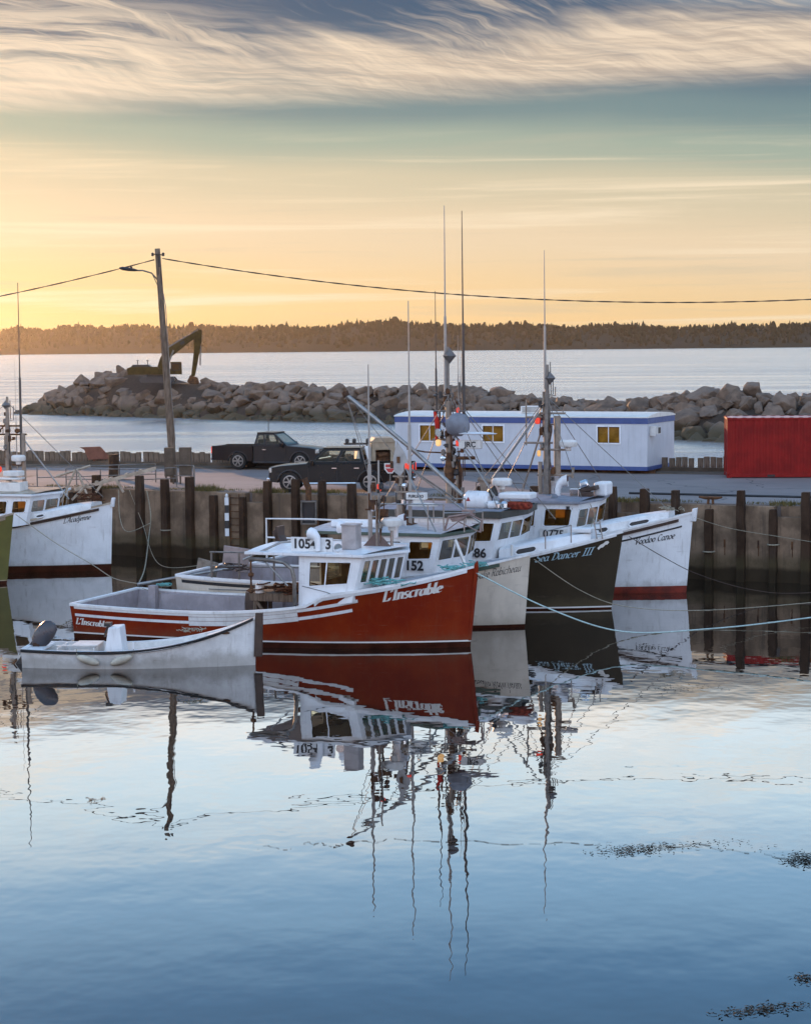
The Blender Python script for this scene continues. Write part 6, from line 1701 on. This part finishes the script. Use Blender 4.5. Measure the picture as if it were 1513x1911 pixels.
lamp(vb, (7.15, -.1, 6.2), s_=.1); lamp(vb, (7.2, -.1, 5.0), mat('amber_lens', (.8, .45, .15), .3, emit=(1, .5, .15), estr=.6), .07); radar(vb, (8.3, 0, 5.25), r_=.34)
for p_ in ((9.3, -1.7, 3.5), (5.0, -1.6, 3.5), (5.2, 1.6, 3.5), (11.9, .2, 3.1), (9.4, 1.6, 3.5)): stay(vb, (7.5, 0, 7.1), p_, .014)
stay(vb, (7.4, 0, 6.9), (5.2, -.9, 3.5), .03, M_alu); stay(vb, (6.2, 1.0, 3.5), (7.2, .4, 6.0), .035, M_tan)
cowl(vb, (8.02, -.4, 3.4), R(10), 1.05); cowl(vb, (7.55, .3, 3.4), R(20), .95)
mb = MB(); mb.box((8.75, -.6, 3.62), (.35, .35, .3)); mb.lathe([(.1, 0), (.17, .05), (.17, .3), (.1, .34)], 12, 0, (8.9, -.5, 3.85), Matrix.Rotation(R(70), 3, 'Y')); mb.build('searchlight', M_chrome, vb, bevel=.02)
mb = MB(); mb.box((9.15, -.3, 3.72), (.75, .7, .16), rot=Matrix.Rotation(R(-14), 3, 'Y')); mb.box((9.0, -.6, 3.55), (.8, .3, .2)); mb.build('instrument_case', M_dkbrown, vb, bevel=.03)
mb = MB(); mb.box((9.75 - .2, .3, 3.72), (.5, .9, .5)); mb.build('raft_box', M_white, vb, bevel=.08)
flood(vb, (8.15, -1.3, 3.5), R(-70), .13)
# deck line and hoses at the right of the house
MB().tube([(9.55, -1.5, 3.3), (9.75, -1.55, 2.9), (9.6, -1.6, 2.4), (9.9, -1.65, 2.2)], .015, 6).build('hose', M_rope, vb)

# ------------------------------------------------------------------ white boat on the left, L'Acadjenne
L = 13.0
ab = boat("white lobster boat L'Acadjenne with brown rail, moored alone on the left", (-11.92, 82.3), -14, L)
h = Hull(L, 4.6, 1.5, 1.4, 2.78, p=1.5, rake=.12, fine=3.1, tr_w=.93)
hull_parts(h, ab, M_white, M_boot, M_boot, M_inner, M_woodpale, house_q=.7, deck_z=.6, boot=.24, line=.03)
strake(h, ab, 'rub_rail', .5, .965, .10, .20, M_dkbrown, .05)
MB().prism([(L - .1, 0, 2.6), (L - .02, 0, 2.98), (L + .12, 0, 2.98), (L + .06, 0, 2.6)], (0, -.07, 0), (0, .07, 0)).build('stem_head', M_white, ab, bevel=.02)
hull_text(h, ab, "L'Acadjenne", 11.3, 12.25, 2.0, 2.13, .22, M_letterb, pen=.16, hair=.06, slant=.4, ang=35)
wheelhouse(ab, 7.5, 10.05, 1.95, 1.6, 3.14, rake=.22, vee=.45, side_w=[(.08, .44, .32, .86), (.42, .44, .64, .86), (.72, .44, .95, .86)], front_n=(2, 2), front_v=(.42, .86), aft=1.6, roof_m=M_woodpale, fascia=.09, zb_f=2.0, rad=.1)
trunk(ab, h, 10.2, 12.3, 1.6, .6, .30, M_white2, [(10.3, 10.7)])
MB().box((9.0, -.8, 3.45), (1.0, .8, .4)).build('roof_locker', M_offw, ab, bevel=.03); mb = MB(); mb.box((9.1, -.9, 4.0), (.7, .6, .22)); mb.box((9.0, -.9, 3.8), (.9, .7, .1)); mb.build('raft_box', M_offw, ab, bevel=.04)
MB().box((7.9, -1.1, 3.42), (1.0, .6, .3)).build('storage_box', M_white, ab, bevel=.04)
MB().tube([(8.45, 0, 3.25), (8.45, 0, 5.6), (8.47, 0, 7.1)], .1, 10, rs=[.13, .1, .05]).build('mast', M_tan, ab); MB().tube([(9.15, 0, 3.25), (9.15, 0, 5.6)], .09, 8).build('mast', M_tan, ab)
antenna(ab, (9.05, 0, 4.7), 11.75, .05, M_dkfg); antenna(ab, (8.75, .2, 4.0), 8.6, .02, M_fg)
mb = MB()
for z, a, b in ((5.55, 7.9, 9.3), (4.3, 8.0, 9.2), (5.9, 8.0, 9.0)): mb.tube([(a, 0, z), (b, 0, z)], .04, 6)
for k in range(3): mb.lathe([(.03, 0), (.12, .05), (.12, .15), (.03, .2)], 8, 0, (8.05 + k * .42, 0, 5.6))
mb.tube([(7.9, 0, 5.5), (8.4, 0, 6.0)], .03, 6); mb.build('mast_crossbar', M_rust, ab)
diamond(ab, (8.42, 0, 6.75), .2); lamp(ab, (8.1, -.1, 4.1), s_=.1); lamp(ab, (8.6, -.1, 3.9), MATS['amber_lens'], .08); radar(ab, (9.0, -.2, 4.45), r_=.3)
stay(ab, (9.2, 0, 5.3), (11.1, 0, 2.9), .03, M_alu); stay(ab, (8.45, 0, 6.9), (12.6, 0, 3.0), .014); stay(ab, (8.45, 0, 6.9), (5.5, -1.6, 3.3), .014)
# timber A-frame and gear on its foredeck
af = thing_at(ab, 'timber_a_frame', (11.0, .3, 2.75), "pale timber A-frame standing on the foredeck of L'Acadjenne", 'frame')
for p0, p1 in (((-.4, 0, 0), (.3, 0, 1.35)), ((.9, 0, 0), (.35, 0, 1.35)), ((-.6, .1, 1.05), (.9, .1, 1.5)), ((.1, 0, .1), (.8, 0, .75))): MB().tube([p0, p1], .05, 4).build('timber', M_woodpale, af)
heap('tangled_gear', ab, (12.0, 0, 2.85), 30, .2, M_trap, "brown tangle of rope and gear on the bow of L'Acadjenne", 'fishing gear', 61, (.25, .15, .2))

# ------------------------------------------------------------------ olive boat, bow only in view
L = 12.5
mast_root = ab
ob = boat('olive green boat whose bow shows at the left edge of the picture', (-15.1, 77.9), -12, L)
h = Hull(L, 4.4, 1.5, 1.4, 2.74, p=2.0, rake=.35, fine=3.1, tr_w=.93)
hull_parts(h, ob, M_olive, M_boot, M_woodpale, M_inner, M_woodpale, house_q=.6, deck_z=.6, boot=.12, line=.03)
strake(h, ob, 'rub_rail', .1, .98, .06, .16, M_woodpale, .04)
wheelhouse(ob, 5.5, 8.0, 1.8, 1.5, 3.1, side_w=[(.2, .5, .85, .88)], front_n=(2, 2), aft=1.2, zb_f=1.9)
# name the other pieces apart

# ================================================================== ROPES AND SMALL THINGS ON THE WATER
def rope(pts, r_, m, label, name='mooring_rope', n=14):
    P = [Vector(p) for p in pts]; out = []
    for i in range(len(P) - 1):
        p0, p1, p2, p3 = P[max(i - 1, 0)], P[i], P[i + 1], P[min(i + 2, len(P) - 1)]
        for k in range(n):
            t_ = k / n
            out.append(.5 * ((2 * p1) + (p2 - p0) * t_ + (2 * p0 - 5 * p1 + 4 * p2 - p3) * t_ ** 2 + (3 * p1 - p0 - 3 * p2 + p3) * t_ ** 3))
    out.append(P[-1])
    o = MB().tube(out, r_, 6).build(name, m, smooth=True); return tag(o, label, 'rope')
rope([(2.1, 60.35, 2.25), (4.2, 60.0, 1.22), (6.4, 59.8, .52), (9.0, 59.5, .62), (11.9, 59.3, .95), (16.5, 59, 1.6)], .022, M_ropelt, 'pale blue mooring rope sagging from the red bow to the right edge')
rope([(4.1, 64.5, 2.2), (5.6, 64.8, 1.15), (7.1, 65.3, .55), (9.6, 65.8, .33), (13.3, 66.2, .5), (18, 66.5, .9)], .014, M_rope, 'weathered mooring line running low from the cream bow')
rope([(7.6, 68.7, 2.5), (8.8, 69.3, 1.75), (10.2, 70.2, 1.0), (12.2, 71.0, .35), (14.2, 71.2, .2), (19, 71.5, .5)], .014, M_dkbrown, 'dark mooring line sagging from the dark bow across the white hull')
rope([(-15.0, 77.8, 2.7), (-13.4, 77.2, 1.65), (-11.9, 76.6, .85), (-10.6, 73, .75), (-8.95, 67.3, 1.2)], .016, M_rope, 'mooring line from the olive bow to the red boat stern')
d0 = wall_p(wall_t(-11.0), DECK, .36)
rope([d0, d0 + Vector((.2, -.4, -1.0)), d0 + Vector((.25, -1.5, -1.8)), (-9.9, 76.5, .75), (-8.9, 67.2, 1.25)], .022, M_rope, 'pale rope hanging from the wharf wall down to the red stern')
rope([wall_p(wall_t(-12.3), DECK, .36), wall_p(wall_t(-12.0), 1.7, .8), wall_p(wall_t(-11.3), 1.2, 1.4), wall_p(wall_t(-10.6), 1.55, .8)], .018, M_rope, 'slack rope loop in front of the wharf wall behind the white bow')
rope([wall_p(wall_t(-11.8), DECK, .36), wall_p(wall_t(-11.0), 1.6, .8), (-9.8, 80.0, .5), (-7.2, 71.5, 1.35)], .012, M_rope, 'thin line from the wharf wall towards the cream boat stern')
rope([(10.45, 73.1, 2.75), (12.0, 74.6, 2.2), wall_p(wall_t(14.4), 1.75, .45), wall_p(wall_t(18), 1.25, .5)], .012, M_rope, 'thin line from the white bow along the wharf wall')
rope([(-6.3, 67.2, 1.75), (-6.9, 67.0, 1.25), (-7.9, 66.6, .95), (-8.7, 66.4, 1.15)], .014, M_rope, 'short line between the cream and the red boat sterns')
# floating weed
M_weed = mat('floating_bladderwrack', (.025, .022, .012), .6, var=.3)
def weed(px, py, n, sx, sy, label, seed):
    c = on_level(px, py, 0); rr_ = random.Random(seed); mb = MB()
    for i in range(n):
        x, y = rr_.gauss(0, sx), rr_.gauss(0, sy); a = rr_.uniform(0, 6.28); l = rr_.uniform(.03, .13); w_ = rr_.uniform(.008, .022); z = .012
        d_ = Vector((math.cos(a), math.sin(a) * .8, 0)); e = Vector((-d_.y, d_.x, 0)) * w_
        p = Vector((x, y + .15 * math.sin(x * 2.1), z + rr_.uniform(0, .01))); mb.add([p - e, p + d_ * l * .5 - e * .4 + Vector((0, 0, .012)), p + d_ * l, p + d_ * l * .5 + e + Vector((0, 0, .01)), p + e], [(0, 1, 2, 3, 4)])
    o = mb.build('floating_seaweed', M_weed, fix=False); o.location = (c.x, c.y, 0); tag(o, label, 'seaweed', kind='stuff')
weed(1190, 1587, 240, .34, .18, 'dark floating seaweed patch right of centre on the calm water', 1)
weed(1260, 1580, 90, .8, .18, 'thin seaweed trail beside the seaweed patch on the calm water', 6)
weed(1497, 1606, 260, .16, .25, 'dense floating seaweed clump at the right edge of the water', 2)
weed(1425, 1885, 190, .34, .10, 'seaweed clump in the lower right corner of the water', 3)
weed(1500, 1828, 60, .08, .1, 'small seaweed fragments above the lower right clump', 4)
weed(1270, 1286, 60, .5, .3, 'thin seaweed line on the bright water below the white bow', 5)
def scum(pts, label, seed):
    rr_ = random.Random(seed); mb = MB(); P = [on_level(x, y, 0.008) for x, y in pts]
    c = P[0].copy(); Q = []
    for i in range(len(P) - 1):
        for k in range(16):
            Q.append(P[i].lerp(P[i + 1], k / 16) - c + Vector((rr_.gauss(0, .03), .5 * noise.noise(Vector((i * 2 + k * .12, seed, 0))), 0)))
    for i in range(len(Q) - 1):
        if rr_.random() < .22: continue
        w_ = rr_.uniform(.005, .022); mb.add([Q[i] + Vector((0, -w_, .008)), Q[i + 1] + Vector((0, -w_, .008)), Q[i + 1] + Vector((0, w_, .008)), Q[i] + Vector((0, w_, .008))], [(0, 1, 2, 3)])
    o = mb.build('drift_line', M_weed, fix=False); o.location = (c.x, c.y, 0.0); tag(o, label, 'drift line', kind='stuff')
scum([(470, 1588), (560, 1578), (600, 1573), (625, 1582), (640, 1574), (720, 1566), (830, 1572), (1000, 1575), (1130, 1572)], 'thin dark drift line across the middle of the calm water', 1)
scum([(1240, 1580), (1320, 1578), (1400, 1592), (1480, 1602)], 'thin dark drift line running to the right edge clump', 2)
scum([(160, 1488), (175, 1500), (195, 1492), (178, 1490), (165, 1497)], 'small looping drift line on the left water', 3)

# small fittings clamped to the masts: brackets, junction boxes, horns, short whips, cable runs
def mast_fittings(root, x, y, z0, z1, n, seed):
    rr_ = random.Random(seed)
    for m in (M_black, M_rust, M_galv):
        mb = MB()
        for i in range(n // 3):
            z = rr_.uniform(z0, z1); k = rr_.random(); dx = rr_.uniform(-.34, .34); yy = y + rr_.uniform(-.2, .2)
            if k < .3: mb.tube([(x, y, z), (x + dx, yy, z)], .022, 5); mb.box((x + dx, yy, z + .05), (.10, .10, rr_.uniform(.1, .26)))
            elif k < .55: mb.tube([(x, y, z), (x + dx, yy, z + .02), (x + dx, yy, z + rr_.uniform(.3, .9))], .018, 5)
            elif k < .75: mb.lathe([(.02, -.1), (.08, -.06), (.08, .08), (.03, .12)], 8, 0, (x + dx * .7, yy, z)); mb.tube([(x, y, z), (x + dx * .7, yy, z)], .02, 5)
            else: mb.tube([(x + .12, y - .1, z), (x + .16 + dx * .2, y - .14, z - .35), (x + .1, y - .1, z - .8)], .016, 5)
        o = mb.build('mast_fittings', m, root); o['kind'] = 'stuff'
mast_fittings(db, 6.93, 0, 4.2, 7.6, 48, 1); mast_fittings(db, 7.2, 0, 3.4, 5.4, 24, 2)
mast_fittings(vb, 7.5, 0, 3.8, 7.2, 33, 3); mast_fittings(cb, 7.22, 0, 3.5, 5.3, 27, 4)
mast_fittings(rb_, 9.57, -.2, 3.6, 4.9, 18, 5); mast_fittings(ab, 8.46, 0, 3.8, 6.4, 24, 6)
